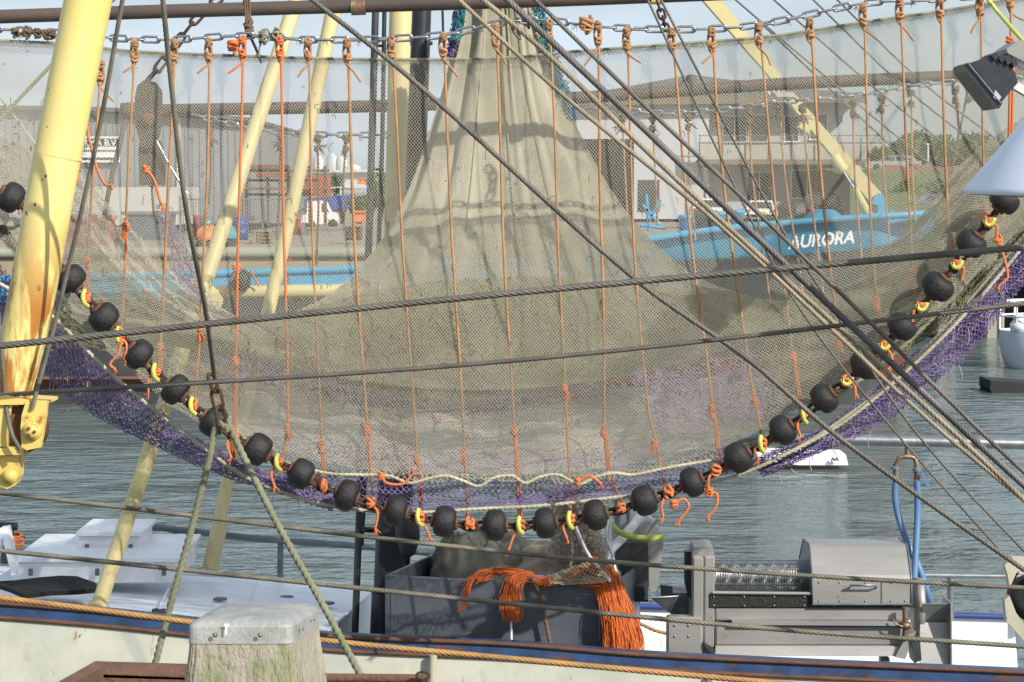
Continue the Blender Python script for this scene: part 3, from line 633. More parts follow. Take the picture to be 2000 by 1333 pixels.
MB().prism([P(-300, 556, ZA-.1), P(660, 527, ZA-.1), P(1300, 500, ZA-.1), P(1300, 545, ZA-.1), P(660, 572, ZA-.1), P(-300, 600, ZA-.1)], (0, .3, 0)).build('sheer_strake', 'aurora_blue', A)
mb = MB(); mb.tube([P(-300, 556, ZA-.1), P(660, 527, ZA-.1), P(1270, 500, ZA-.1)], .1, 8); mb.tube([P(-300, 586, ZA-.2), P(660, 556, ZA-.2), P(1270, 528, ZA-.2)], .06, 8); mb.build('rubbing_strake', 'aurora_blue', A)
mb = MB(); mb.tube([P(1255, 470, ZA-.2), P(1400, 449, ZA-.2), P(1600, 431, ZA-.2), P(1800, 418, ZA-.05), P(1820, 416, ZA+1.5)], .09, 8, n=40); mb.build('gunwale', 'aurora_blue', A)
mb = MB(); mb.prism([P(-300, 552, ZA), P(1280, 502, ZA), P(1280, 502, ZA+8), P(-300, 550, ZA+8)], (0, 0, -.1)); mb.build('deck', 'deck_grey', A)
mb = MB(); mb.prism([P(1260, 462, ZA+.2), P(1815, 426, ZA+.2), P(1780, 426, ZA+7.5), P(1260, 462, ZA+7.5)], (0, 0, -.1)); mb.build('foredeck', 'aurora_blue', A)
me = text_mesh('AURORA', px(40, ZA), .28, .01, .016); me.materials.append(M['letter_white']); o = bpy.data.objects.new('ship_name', me); C.objects.link(o); o.parent = A
o.location = Vector(P(1604, 480, ZA-.42))-A.location; o.rotation_euler = (PI/2, R(-5.2), 0); o.scale = (.78, .84, 1)
for i, x in enumerate((1340, 1405, 1440)):
    MB().lathe([(0, 0), (.17, 0), (.17, .4), (.21, .42), (.21, .5), (0, .52)], P(x, 458-(x-1340)*.1, ZA+1.5), 'z', 16).build('deck_bollard', 'aurora_blue', A)
mb = MB(); mb.plate([(1585, 432), (1592, 418), (1605, 410), (1628, 410), (1640, 418), (1648, 432)], ZA+1.5, 1.6); mb.build('hatch_cover', 'aurora_blue', A)
MB().lathe([(0, 0), (.32, 0), (.3, .3), (.34, .4), (.3, .55), (0, .6)], P(1378, 452, ZA+2), 'z', 16).build('rope_drum', 'wire_grey', A)
mb = MB()
for a, b_ in (((1255, 400), (1290, 440)), ((1290, 390), (1262, 440)), ((1262, 380), (1268, 452)), ((1250, 440), (1300, 446))): mb.tube([P(*a, ZA+2), P(*b_, ZA+2)], .05, 6)
mb.build('deck_frame', 'aurora_blue', A)
# crane arm on the blue ship
cr_ = thing('deck_crane', 'pale yellow knuckle crane arm rising from the blue ship', 'crane', P(1715, 440, ZA+2))
mb = MB(); mb.prism([P(1362, -12, ZA+2), P(1400, -12, ZA+2), P(1527, 150, ZA+2), P(1512, 160, ZA+2)], (0, .4, 0)); mb.build('jib', 'yellow_far', cr_)
mb = MB(); mb.prism([P(1527, 183, ZA+1.9), P(1550, 181, ZA+1.9), P(1722, 378, ZA+1.9), P(1700, 396, ZA+1.9)], (0, .5, 0)); mb.prism([P(1578, 222, ZA+1.8), P(1592, 232, ZA+1.8), P(1580, 262, ZA+1.8), P(1560, 248, ZA+1.8)], (0, .7, 0)); mb.build('boom', 'yellow_far', cr_)
mb = MB()
for k in range(4): mb.tube([P(1496+k*9, 160, ZA+1.8), P(1502+k*10, 186, ZA+1.8)], .05, 6)
mb.prism([P(1510, 180, ZA+1.7), P(1552, 180, ZA+1.7), P(1552, 190, ZA+1.7), P(1518, 190, ZA+1.7)], (0, .6, 0)); mb.build('knuckle_bracket', 'cream_paint', cr_)
MB().tube([P(1645, 332, ZA+1.7), P(1672, 374, ZA+1.7)], .035, 8).build('piston_rod', 'chain_bright', cr_)
MB().tube([P(1668, 368, ZA+1.7), P(1702, 428, ZA+1.7)], .11, 10).tube([P(1628, 306, ZA+1.7), P(1648, 334, ZA+1.7)], .16, 10).build('cylinder', 'yellow_far', cr_)
mb = MB(); mb.plate([(1702, 398), (1708, 384), (1718, 378), (1729, 384), (1730, 400), (1730, 448), (1716, 448), (1714, 402)], ZA+1.6, .8); mb.plate([(1738, 412), (1748, 412), (1748, 444), (1738, 444)], ZA+1.7, .5); mb.build('pedestal', 'aurora_blue', cr_)
# ---------------------------------------------------------------- white boat far right, floats
Z = 74; t = thing('white_boat', 'white rounded boat bow with tubular railing at the right edge', 'boat', P(2040, 756, Z))
prof = [(1974, 650), (1972, 672), (1978, 705), (1992, 738), (2010, 764)]
rows = []
for k, (x, y) in enumerate(prof):
    zc = P(x, y, Z)[2]; xl = P(x, y, Z)[0]; row = []
    for a in np.linspace(-PI/2, PI/2, 16)[::-1]:
        row.append((xl+2.6*(1-math.cos(a)), Z+1.6+1.6*math.sin(a), zc))
    row = [(row[0][0]+9, row[0][1], zc)]+row+[(row[-1][0]+9, row[-1][1], zc)]; rows.append(row)
MB().grid(np.array(rows)).build('hull', 'boat_white', t)
MB().grid(np.array([[(p[0], p[1], p[2]-.25) for p in rows[0]], [(p[0]+.6, Z+1.6, p[2]-.25) for p in rows[0]]])).build('deck', 'paint_white', t)
mb = MB()
top = [(p[0], p[1], p[2]+px(56, Z)) for p in rows[0]]; mid = [(p[0], p[1], p[2]+px(28, Z)) for p in rows[0]]
mb.tube(top, .045, 6); mb.tube(mid, .03, 6)
for k in range(2, 18, 3): mb.tube([rows[0][k], top[k]], .03, 6)
mb.build('railing', 'paint_white', t)
MB().lathe([(0, 0), (.3, 0), (.32, .2), (.2, .34), (.24, .45), (0, .5)], P(1992, 646, Z+1), 'z', 14).build('vent', 'paint_white', t)
one('black_float', MB().plate([(1935, 744), (1990, 748), (2030, 752), (2030, 776), (1938, 770), (1934, 760)], 66, 1.6), 'pile_dark', 'black floating fender lying in the water beside the white boat', 'fender')
Z = 50; t = thing('floating_pontoon', 'small white upturned boat floating behind the right end of the net', 'boat', P(1570, 908, 47))
MB().plate([(1478, 884), (1652, 888), (1657, 909), (1560, 909), (1480, 898)], 47.6, .9).build('hull', 'paint_white', t)
for x in (1627, 1634): MB().tube([P(x-3, 900, 47.5), P(x, 895, 47.5), P(x+3, 900, 47.5)], .02, 6).build('eye', 'letter_black', t)
# ================================================================ NEAR FISHING BOAT
B = thing('fishing_boat', 'white and blue fishing boat hull with rusty rubbing rail lying in front', 'boat', (0, 15, 2.4))
RAIL = [(-160, 1168), (0, 1177), (200, 1193), (360, 1210), (640, 1240), (1000, 1257), (1250, 1277), (1500, 1290), (2000, 1312), (2200, 1322)]
def railstrip(dy0, dy1, Z0, Z1, m, name, n=80):
    t = spline([(x, y+dy0, Z0) for x, y in RAIL], n); b = spline([(x, y+dy1, Z0) for x, y in RAIL], n)
    T = PA(t); Bm = PA(b); back = np.array([0, Z1-Z0, 0])
    mb = MB(); mb.grid(np.stack([T+back, T]), False); mb.grid(np.stack([T, Bm]), False); mb.grid(np.stack([Bm, Bm+back]), False); mb.grid(np.stack([Bm+back, T+back]), False)
    return mb.build(name, m, B)
railstrip(3, 30, 14.98, 15.16, 'rail_blue', 'rubbing_rail')
for dy in (2, 30):
    t = spline([(x, y+dy, 14.97) for x, y in RAIL], 90); MB().tube(PA(t), .014, 7).build('rail_edge', 'rust_edge', B)
t = PA(spline([(x, y+31, 15.03) for x, y in RAIL], 80)); rows = [t.copy()]
for k, (zz, oy) in enumerate(((2.2, .0), (1.6, .03), (.9, .1), (-.4, .5))):
    r = t.copy(); r[:, 2] = zz; r[:, 1] += oy; rows.append(r)
MB().sheet(np.stack(rows)[::-1], .05).build('hull', 'hull_cream', B)
for (x, y0, y1, wd) in ((846, 1280, 1345, 16), (1392, 1318, 1350, 12), (168, 1230, 1234, 3)):
    MB().tube([P(x, y0, 14.93), P(x-2, y1, 14.93)], px(wd/2, 14.93), 10).build('fairlead', 'cream_paint', B)
# bulwark back and deck
mb = MB(); r0 = PA(spline([(x, y+4, 15.2) for x, y in RAIL], 60)); r1 = r0.copy(); r1[:, 2] = 1.5; mb.sheet(np.stack([r0, r1]), .02); mb.build('bulwark', 'deck_grey', B)
MB().prism([(-6, 15.2, 1.7), (6, 15.2, 1.62), (6, 19, 1.62), (-6, 19, 1.7)], (0, 0, -.06)).build('deck', 'deck_grey', B)
# raised white foredeck
dk = MB().prism([P(-160, 1196, 15.35), P(300, 1214, 15.35), P(628, 1246, 15.35), P(726, 1157, 18), P(640, 1141, 18.5), P(250, 1117, 18.6), P(-160, 1096, 18.6)], (0, 0, -.75)).build('foredeck', 'deck_white', B)
mb = MB(); mb.tube([P(628, 1245, 15.35), P(726, 1156, 18)], .012, 6); mb.tube([P(726, 1156, 18), P(640, 1140, 18.5), P(250, 1116, 18.6)], .014, 6, n=20); mb.build('deck_lip', 'paint_white', dk)
mb = MB(); mb.pbox(28, 1098, 345, 1140, 17.0, 1.1); hb = mb.build('deck_hatch', 'paint_white', B)
mb = MB(); mb.pbox(24, 1090, 350, 1099, 16.95, 1.2); mb.pbox(98, 1066, 152, 1090, 17.6, .5); mb.build('hatch_lid', 'paint_white', hb)
mb = MB(); mb.pbox(152, 1046, 274, 1096, 17.5, .6); lb = mb.build('deck_locker', 'paint_white', B)
mb = MB(); mb.pbox(148, 1039, 278, 1048, 17.45, .7); mb.build('locker_lid', 'paint_white', lb)
MB().pbox(-40, 1078, 40, 1096, 18.5, .3).build('far_bulwark_cap', 'rail_blue', B)
mb = MB(); mb.prism([P(0, 1032, 16.6), P(14, 1030, 16.6), P(32, 1122, 16.2), P(22, 1124, 16.2)], (0, .12, 0)); mb.prism([P(0, 1032, 16.6), P(8, 1034, 16.6), P(-14, 1124, 16.2), P(-24, 1124, 16.2)], (0, .12, 0)); mb.build('anchor_frame', 'paint_white', B)
# far side bulwark seen on the right, far railing
mb = MB(); mb.prism([P(1235, 1186, 18.6), P(1980, 1206, 18.6), P(1990, 1330, 18.6), P(1235, 1320, 18.6)], (0, .08, 0)); mb.build('far_bulwark', 'deck_white', B)
mb = MB(); mb.tube([P(1235, 1184, 18.58), P(1500, 1192, 18.58), P(1990, 1206, 18.58)], px(6, 18.6), 10, n=20); mb.build('far_rail', 'blue_paint', B)
rl = MB().tube([P(222, 1062, 18.4), P(232, 1040, 18.4), P(262, 1029, 18.4), P(380, 1039, 18.4), P(520, 1054, 18.4), P(700, 1067, 18.4), P(880, 1084, 18.4), P(1000, 1092, 18.4)], px(6.5, 18.4), 10, n=60).build('guard_rail', 'galv_dark', B)
for (x, y0, y1) in ((275, 1032, 1092), (344, 1038, 1118), (548, 1058, 1134), (862, 1084, 1150), (228, 1050, 1088)): MB().tube([P(x, y0, 18.42), P(x-1, y1, 18.42)], px(6, 18.4), 10).build('stanchion', 'galv_dark', rl)
r2 = MB().tube([P(1806, 1124, 18.4), P(2100, 1128, 18.4)], px(5, 18.4), 10).build('guard_rail', 'galv', B); MB().tube([P(1235, 1114, 18.4), P(1345, 1116, 18.4)], px(4, 18.4), 10).build('guard_rail', 'galv', B)
for x in (1857, 2030): MB().tube([P(x, 1128, 18.42), P(x-1, 1212, 18.42)], px(7, 18.4), 10).build('stanchion', 'galv', r2)
for k, (a, b_) in enumerate((((330, 1150, 17), (300, 1212, 15.4)), ((500, 1140, 18.2), (470, 1228, 15.4)), ((200, 1168, 16.6), (668, 1205, 16.6)))):
    MB().tube([np.array(P(*a))+[0, 0, .004], np.array(P(*b_))+[0, 0, .004]], .006, 5).build('weld_seam', 'paint_white', dk)
for (x, y, Z_) in ((60, 1118, 16.95), (190, 1118, 16.95), (320, 1118, 16.95), (170, 1070, 17.45), (255, 1070, 17.45)): MB().box(P(x, y, Z_), (.03, .03, .05)).build('hatch_dog', 'galv_dark', hb)
for (x, y, Z_) in ((430, 1172, 16.9), (560, 1168, 17.4), (640, 1180, 16.9)): MB().lathe([(0, 0), (.05, 0), (.05, .012), (.035, .016), (0, .016)], P(x, y, Z_), 'z', 20).build('deck_fitting', 'galv_dark', dk)
# things lying on the foredeck
pts = [(-20, 1145), (30, 1142), (80, 1136), (118, 1133), (150, 1134), (185, 1146), (192, 1158), (150, 1162), (100, 1164), (48, 1170), (20, 1158)]
one('rubber_mat', MB().prism([P(x, y, 15.9+(1170-y)*.018) for x, y in pts], (0, 0, .03)), 'mat_black', 'ragged black rubber mat lying on the white foredeck', 'mat')
t = thing('mooring_bitts', 'black iron bitts with orange line wound round at the left edge', 'bitts', P(10, 1075, 18))
MB().tube([P(14, 1100, 18), P(14, 1026, 18)], px(13, 18), 16).tube([P(-12, 1028, 18), P(34, 1028, 18)], px(8, 18), 12).tube([P(8, 1050, 18), P(48, 1050, 18)], px(3, 18), 8).build('post', 'black_steel', t)
mb = MB()
for k in range(5):
    a = np.linspace(0, 2*PI, 20); c = np.array(P(18, 1046+k*5, 18)); mb.rope(c+np.stack([np.cos(a)*px(23+k % 2*4, 18), np.sin(a)*px(18, 18), np.sin(a*2)*.01], -1), px(3.2, 18), 3)
one('orange_line', mb, 'rope_orange', 'orange line wound in turns round the black bitts', 'rope')
one('black_shoe_cleat', MB().lathe([(0, -.05), (.02, -.05), (.028, -.02), (.02, 0), (.026, .03), (.018, .05), (0, .05)], P(312, 1196, 15.6), 'x', 12).box(P(312, 1200, 15.6), (.07, .05, .015)), 'black_steel', 'tiny black cleat on the white deck left of the mooring post', 'cleat')
# yellow gallow legs
def pole(name, pts, wpx, m, label, cat='pole', extra=None):
    mb = MB(); mb.tube([P(*p) for p in pts], [px(wpx[0]/2, pts[0][2]), px(wpx[1]/2, pts[-1][2])], 22, n=12)
    o = one(name, mb, m, label, cat); return o
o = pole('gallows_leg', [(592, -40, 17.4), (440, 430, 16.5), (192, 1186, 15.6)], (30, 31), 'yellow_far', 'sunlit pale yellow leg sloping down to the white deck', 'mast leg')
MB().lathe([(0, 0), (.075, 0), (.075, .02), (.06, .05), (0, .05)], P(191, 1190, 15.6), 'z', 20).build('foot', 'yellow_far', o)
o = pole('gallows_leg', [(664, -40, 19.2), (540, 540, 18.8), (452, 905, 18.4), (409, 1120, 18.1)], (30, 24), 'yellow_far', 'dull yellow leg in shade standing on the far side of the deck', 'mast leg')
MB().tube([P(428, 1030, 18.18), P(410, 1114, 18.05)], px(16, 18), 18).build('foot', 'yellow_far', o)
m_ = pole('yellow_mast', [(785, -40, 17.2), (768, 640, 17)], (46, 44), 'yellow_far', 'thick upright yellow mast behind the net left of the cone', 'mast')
MB().tube([P(768, 640, 17), P(745, 1250, 16.9)], px(19, 17), 20).tube([P(748, 1150, 16.8), P(744, 1250, 16.8)], px(22, 17), 20).lathe([(0, 0), (.085, 0), (.085, .03), (0, .03)], P(748, 1158, 16.8), 'z', 18).build('lower_mast', 'dark_grey_steel', m_)
m_ = pole('black_mast', [(826, -40, 16.6), (806, 480, 16.5), (778, 1128, 16.4)], (37, 44), 'black_steel', 'black mast tube standing beside the yellow mast', 'mast')
MB().lathe([(px(19, 16.6), -.012), (px(22, 16.6), -.012), (px(22, 16.6), .012), (px(19, 16.6), .012)], P(823, 85, 16.6), 'z', 22).build('band', 'black_steel', m_)
MB().plate([(742, 1040), (800, 1046), (806, 1070), (790, 1100), (780, 1130), (752, 1138), (740, 1100)], 16.3, .25).build('bracket', 'black_steel', m_)
one('fender_bag', MB().lathe([(0, 0), (.05, .03), (.085, .14), (.08, .26), (.04, .33), (0, .34)], P(796, 1092, 16.2), 'z', 16), 'black_steel', 'rounded black bag hanging on the black mast above the steel box', 'bag')
t = thing('ladder_mast', 'slim black double bar mast with cross pieces left of the yellow mast', 'mast', P(693, 1245, 16.3))
MB().tube([P(735, -40, 16.3), P(722, 420, 16.3), P(693, 1250, 16.3)], px(7, 16.3), 12, n=20).build('main_bar', 'dark_grey_steel', t)
MB().tube([P(752, -40, 16.5), P(742, 420, 16.5), P(706, 1066, 16.5)], px(4.4, 16.5), 10, n=20).build('side_bar', 'black_steel', t)
mb = MB()
for x, y in ((724, 88), (736, 200), (728, 330), (716, 620), (706, 860), (704, 1036)): MB().tube([P(x-6, y, 16.3), P(x+20, y+2, 16.5)], px(3, 16.4), 8).build('rung', 'black_steel', t)
MB().tube([P(704, 1034, 16.4), P(760, 1038, 16.6)], px(6, 16.4), 8).build('cross_bar', 'black_steel', t)
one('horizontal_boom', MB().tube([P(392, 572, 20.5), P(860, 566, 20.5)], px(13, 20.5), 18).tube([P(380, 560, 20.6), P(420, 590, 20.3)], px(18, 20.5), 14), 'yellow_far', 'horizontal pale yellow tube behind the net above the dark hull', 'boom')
# ---------------------------------------------------------------- steel catch box
t = thing('steel_box', 'open dark stainless steel box on the deck under the net', 'box', P(960, 1240, 15.6))
FL, FR, BR, BL = [np.array(P(*p)) for p in ((752, 1126, 15.45), (1192, 1150, 15.45), (1250, 1105, 17.0), (862, 1076, 17.0))]
def wallp(a, b, name, hgt=.95, th=.02):
    d = nrm(b-a); nrmv = np.array([-d[1], d[0], 0])*th
    mb = MB(); mb.prism([a, b, b-[0, 0, hgt], a-[0, 0, hgt]], nrmv); mb.tube([a+nrmv/2, b+nrmv/2], .011, 8); return mb.build(name, 'stainless_dark', t)
wallp(FL, FR, 'front_panel'); wallp(FR, BR, 'right_panel'); wallp(BR, BL, 'back_panel'); wallp(BL, FL, 'left_panel')
MB().prism([FL-[0, 0, .8], FR-[0, 0, .8], BR-[0, 0, .8], BL-[0, 0, .8]], (0, 0, -.03)).build('floor_panel', 'stainless_dark', t)
mb = MB()
for x in (764, 1170): MB().pbox(x, 1150, x+2, 1250, 15.44, .01).build('weld_mark', 'galv', t)
MB().pbox(1132, 1160, 1160, 1163, 15.44, .01).build('weld_mark', 'galv', t)
# net heap in the box
def lump(cx, cy, Z, rx, ry, rz, seed, nu=60, nv=44):
    r = np.random.default_rng(seed); u = np.linspace(0, 2*PI, nu); v = np.linspace(.02, PI*.62, nv); U, V = np.meshgrid(u, v)
    k = 1+.12*np.sin(3*U+seed)*np.sin(2*V+1)+.08*np.sin(7*U+2*V*3+seed)+.05*np.sin(13*U-5*V)
    c = np.array(P(cx, cy, Z)); return np.stack([c[0]+rx*k*np.sin(V)*np.cos(U), c[1]+ry*k*np.sin(V)*np.sin(U), c[2]+rz*k*np.cos(V)], -1)
t = thing('net_heap', 'crumpled beige netting heaped in the steel box', 'net', P(980, 1110, 16.2))
for i, a in enumerate([(960, 1128, 16.3, .34, .35, .30), (1080, 1126, 16.2, .34, .32, .20), (890, 1120, 16.5, .16, .3, .22), (1130, 1120, 16.5, .24, .3, .18)]):
    G = lump(*a, 3+i); mb = MB(); mb.grid(G, True)
    G2 = lump(*a, 3+i, 150, 90); G2 = G2+(G2-np.array(P(a[0], a[1], a[2])))*.03; netting(mb, G2, .004, solid=False, jit=.4)
    mb.build('net_fold', 'fur_grey' if i % 2 == 0 else 'net_pale', t)
G = surf([[(1085, 965, 15.3), (1110, 960, 15.25), (1140, 968, 15.3)], [(1082, 1030, 15.6), (1115, 1030, 15.5), (1162, 1040, 15.6)], [(1076, 1090, 15.9), (1120, 1096, 15.75), (1180, 1080, 15.9)], [(1078, 1140, 16.1), (1120, 1140, 15.9), (1170, 1120, 16.0)]], 34, 60, lambda U, V: np.stack([np.sin(U*20+V*3)*3, 0*U, np.sin(U*26+V*2)*.05], -1))
mb = MB(); netting(mb, G, .005, jit=.2); netting(mb, G+[.02, .08, .01], .005, jit=.3); netting(mb, G+[-.02, .15, .02], .005, jit=.3); mb.build('hanging_fold', 'net_pale', t)
G = surf([[(1085, 1118, 15.42), (1140, 1100, 15.42), (1178, 1085, 15.45)], [(1070, 1138, 15.36), (1150, 1125, 15.36), (1190, 1108, 15.4)], [(1100, 1143, 15.34), (1160, 1140, 15.34), (1190, 1135, 15.36)]], 26, 14)
netting(MB(), G, .006, jit=.2).build('net_corner', 'rope_white', t)
# orange twine
def tress(name, label, paths, n, m='twine_orange', rr=.0032, spread=(.06, .03), parent=None):
    mb = MB(); P0 = [[np.array(P(*p)) for p in pa] for pa in paths]
    for k in range(n):
        pa = P0[k % len(P0)]; ang = RNG.uniform(0, 2*PI); rad = math.sqrt(RNG.random()); tt = np.linspace(0, 1, len(pa))
        pts = [p+np.array([math.cos(ang)*rad*spread[0], math.sin(ang)*rad*spread[1], 0])*(.45+.75*f)+RNG.normal(size=3)*.011 for p, f in zip(pa, tt)]
        pts = spline(pts, 22); pts = pts[:int(22*RNG.uniform(.86, 1))]; mb.tube(pts, rr*RNG.uniform(.7, 1.3), 4, caps=False)
    return one(name, mb, m, label, 'twine')
tress('orange_twine', 'long thick tress of orange twine hanging over the right end of the steel box', [[(1155, 1088, 15.7), (1185, 1120, 15.5), (1205, 1180, 15.35), (1215, 1230, 15.32), (1220, 1282, 15.3)], [(1158, 1092, 15.7), (1195, 1135, 15.5), (1215, 1195, 15.35), (1228, 1240, 15.32), (1230, 1282, 15.3)], [(1150, 1095, 15.65), (1175, 1140, 15.45), (1196, 1190, 15.33), (1206, 1240, 15.32), (1206, 1282, 15.3)]], 1150, spread=(.08, .05), rr=.0024)
tress('orange_twine', 'short orange twine tuft draped over the front edge of the steel box', [[(1035, 1128, 15.5), (1010, 1122, 15.42), (995, 1150, 15.38), (990, 1180, 15.37), (1000, 1222, 15.36)], [(1045, 1130, 15.5), (1022, 1126, 15.42), (1008, 1150, 15.38), (1006, 1185, 15.37), (1002, 1218, 15.36)]], 95, spread=(.055, .02), rr=.0025)
tress('orange_twine', 'orange twine strands arching along the steel box rim to a thin curl', [[(1030, 1126, 15.45), (980, 1116, 15.42), (940, 1120, 15.4), (920, 1135, 15.38), (910, 1160, 15.37), (908, 1180, 15.36), (896, 1200, 15.36)]], 16, spread=(.012, .01), rr=.0025)
tress('orange_twine', 'orange twine fringe lying along the left part of the box rim', [[(1035, 1124, 15.45), (985, 1116, 15.42), (945, 1122, 15.39), (922, 1142, 15.37)]], 90, spread=(.05, .02), rr=.0025)
tress('orange_twine', 'orange twine strip lying along the right part of the box rim', [[(1040, 1136, 15.42), (1090, 1132, 15.42), (1140, 1138, 15.42), (1192, 1142, 15.42)], [(1160, 1095, 15.6), (1130, 1120, 15.5), (1080, 1138, 15.42), (1040, 1140, 15.42)]], 150, spread=(.02, .03), rr=.0028)
one('purple_hose', MB().tube([P(*p) for p in ((930, 1122, 15.48), (965, 1112, 15.5), (1000, 1114, 15.5), (1040, 1126, 15.48), (1075, 1128, 15.5))], .014, 8, n=24), 'net_purple', 'dark purple rope arching above the orange twine on the box rim', 'rope')
one('brown_rope', MB().rope([P(*p) for p in ((1028, 1124, 15.45), (1042, 1136, 15.4), (1055, 1170, 15.38), (1068, 1225, 15.38), (1078, 1275, 15.38))], .014, 3), 'rope_brown_dark', 'brown rope hanging down the front of the steel box', 'rope')
one('white_string', MB().rope([P(998, 1212, 15.37), P(999, 1262, 15.37)], .009, 3), 'paint_white', 'thin white cord below the short orange tuft', 'rope')
one('white_rope', MB().rope([P(*p) for p in ((1112, 1000, 14.9), (1130, 1045, 15.2), (1150, 1085, 15.4), (1192, 1136, 15.4))], .013, 3), 'paint_white', 'white rope running down to the orange twine over the box', 'rope')
one('white_rope', MB().rope([P(*p) for p in ((1190, 1000, 15.9), (1184, 1050, 15.9), (1196, 1085, 15.9), (1204, 1130, 15.9))], .010, 3), 'paint_white', 'thin white rope in front of the white pipe', 'rope')
t = thing('white_pipe', 'white bent pipe rising right of the orange twine', 'pipe', P(1195, 1150, 16.2))
MB().tube([P(1252, 1008, 16.4), P(1215, 1052, 16.3), P(1190, 1078, 16.2), P(1182, 1095, 16.2), P(1184, 1150, 16.2)], px(9, 16.2), 14, n=22).build('main_pipe', 'paint_white', t)
MB().tube([P(1172, 990, 16.1), P(1190, 960, 16.1)], px(4, 16.2), 8).tube([P(1192, 985, 16.1), P(1188, 1090, 16.1)], px(3.4, 16.2), 8).build('side_pipe', 'paint_white', t)
one('lime_hose', MB().tube([P(*p) for p in ((1196, 1026, 16.3), (1206, 1038, 16.2), (1232, 1048, 16.2), (1265, 1052, 16.2), (1294, 1049, 16.3))], px(6, 16.2), 12, n=24), 'hose_lime', 'lime green hose curving in front of the round grey tank', 'hose')
t = thing('winch_cabinet', 'round grey tank with flat reddish grey cabinet in front', 'machine', P(1250, 1190, 16.8))
MB().lathe([(0, 0), (px(46, 17), 0), (px(48, 17), .03), (px(48, 17), .5), (0, .52)], P(1248, 1062, 16.9), 'y', 32).build('tank', 'grey_paint', t)
MB().plate([(1202, 1060), (1266, 1060), (1266, 1176), (1228, 1176), (1202, 1150)], 16.7, .2).build('cabinet', 'dark_grey_steel', t)
MB().plate([(1266, 1066), (1296, 1060), (1290, 1110), (1282, 1160), (1268, 1150)], 16.85, .3).build('side_plate', 'grey_paint', t)
MB().tube([P(1205, 975, 16.9), P(1206, 1030, 16.9)], px(6, 17), 10).build('stub_pipe', 'grey_paint', t); MB().tube([P(1226, 990, 16.9), P(1228, 1020, 16.9)], px(4, 17), 8).build('stub_pipe', 'grey_paint', t); MB().tube([P(1262, 1045, 16.6), P(1285, 1015, 16.6)], px(3, 17), 8).build('stub_pipe', 'grey_paint', t)
# ---------------------------------------------------------------- sorting machine
t = thing('sorting_machine', 'stainless steel shrimp sorting machine with wire drum and rounded hood', 'machine', P(1560, 1300, 16.2))
Z = 15.9
MB().pbox(1352, 1088, 1374, 1262, Z, .35).pbox(1374.5, 1088, 1396, 1300, Z, .35).plate([(1352, 1088), (1356, 1070), (1392, 1068), (1396, 1088)], Z+.02, .33).build('end_column', 'stainless', t)
MB().plate([(1338, 1078), (1362, 1078), (1362, 1092), (1352, 1094), (1352, 1140), (1356, 1180), (1344, 1165), (1338, 1140)], Z+.12, .1).build('side_bracket', 'dark_grey_steel', t)
pl = MB().pbox(1303, 1206, 1371.5, 1290, Z-.03, .12).build('corner_plate', 'stainless', t)
mb = MB()
for x in (1318, 1345):
    for y in (1222, 1243): mb.lathe([(0, -.006), (.008, -.006), (.008, 0), (0, 0)], P(x, y, Z-.03), 'y', 10)
mb.build('bolt', 'galv', pl)
c = np.array(P(1480, 1128, Z+.22)); r = px(35, Z+.2); xa, xb = P(1392, 1128, Z)[0], P(1582, 1128, Z)[0]
mb = MB(); a = np.linspace(0, 2*PI, 25)[:-1]
for x in np.linspace(xa, xb, 60): mb.tube(np.stack([0*a+x, c[1]+r*np.sin(a), c[2]+r*np.cos(a)], -1), .0028, 5, closed=True, ref=(1, 0, 0))
dr = mb.build('wire_drum', 'chain_bright', t)
mb = MB()
for k in range(14):
    q = k/14*2*PI; mb.tube([(xa, c[1]+r*.97*math.sin(q), c[2]+r*.97*math.cos(q)), (xb, c[1]+r*.97*math.sin(q), c[2]+r*.97*math.cos(q))], .004, 5)
mb.build('drum_bar', 'galv', dr)
mb = MB(); s_ = np.linspace(0, 1, 300)
for ph in (0, 2.1, 4.2): mb.tube(np.stack([xa+(xb-xa)*s_, c[1]+r*.7*np.sin(s_*16+ph), c[2]-r*.08+r*.7*np.cos(s_*16+ph)], -1), .014, 7)
mb.build('drum_auger', 'frame_white', dr)
MB().tube([(xa, c[1], c[2]), (xb, c[1], c[2])], .03, 12).build('drum_axle', 'galv_dark', dr)
MB().lathe([(0, 0), (r*1.08, 0), (r*1.08, .04), (r*1.15, .05), (r*1.15, .09), (0, .09)], (xb-.03, c[1], c[2]), 'x', 36).build('drum_ring', 'galv_dark', dr)
MB().tube([P(1392, 1158, Z-.02), P(1590, 1160, Z-.02)], px(3.5, Z), 8).build('front_bar', 'stainless', t)
ru = MB().pbox(1386, 1162, 1790, 1187, Z-.012, .03).build('rubber_strip', 'rubber', t)
mb = MB()
for x in range(1394, 1786, 59):
    for y in (1166, 1183): mb.lathe([(0, -.008), (.006, -.008), (.007, 0), (0, 0)], P(x, y, Z-.012), 'y', 10)
mb.build('bolt', 'galv', ru)
MB().pbox(1396, 1187, 1766, 1214, Z, .6).build('upper_panel', 'stainless', t)
MB().prism([P(1430, 1214, Z-.06), P(1772, 1216, Z-.06), P(1772, 1223, Z-.06), P(1430, 1221, Z-.06)], (0, .2, 0)).build('ledge', 'stainless', t)
MB().pbox(1397, 1222, 1762, 1262, Z-.01, .6).build('middle_panel', 'stainless', t)
MB().prism([P(1398, 1262, Z-.03), P(1764, 1262, Z-.03), P(1750, 1282, Z-.05), P(1396, 1282, Z-.05)], (0, .3, 0)).build('lower_ledge', 'stainless', t)
MB().prism([P(1376, 1256, Z-.05), P(1398, 1270, Z-.05), P(1396, 1286, Z-.05), P(1376, 1262, Z-.05)], (0, .2, 0)).build('gusset', 'dark_grey_steel', t)
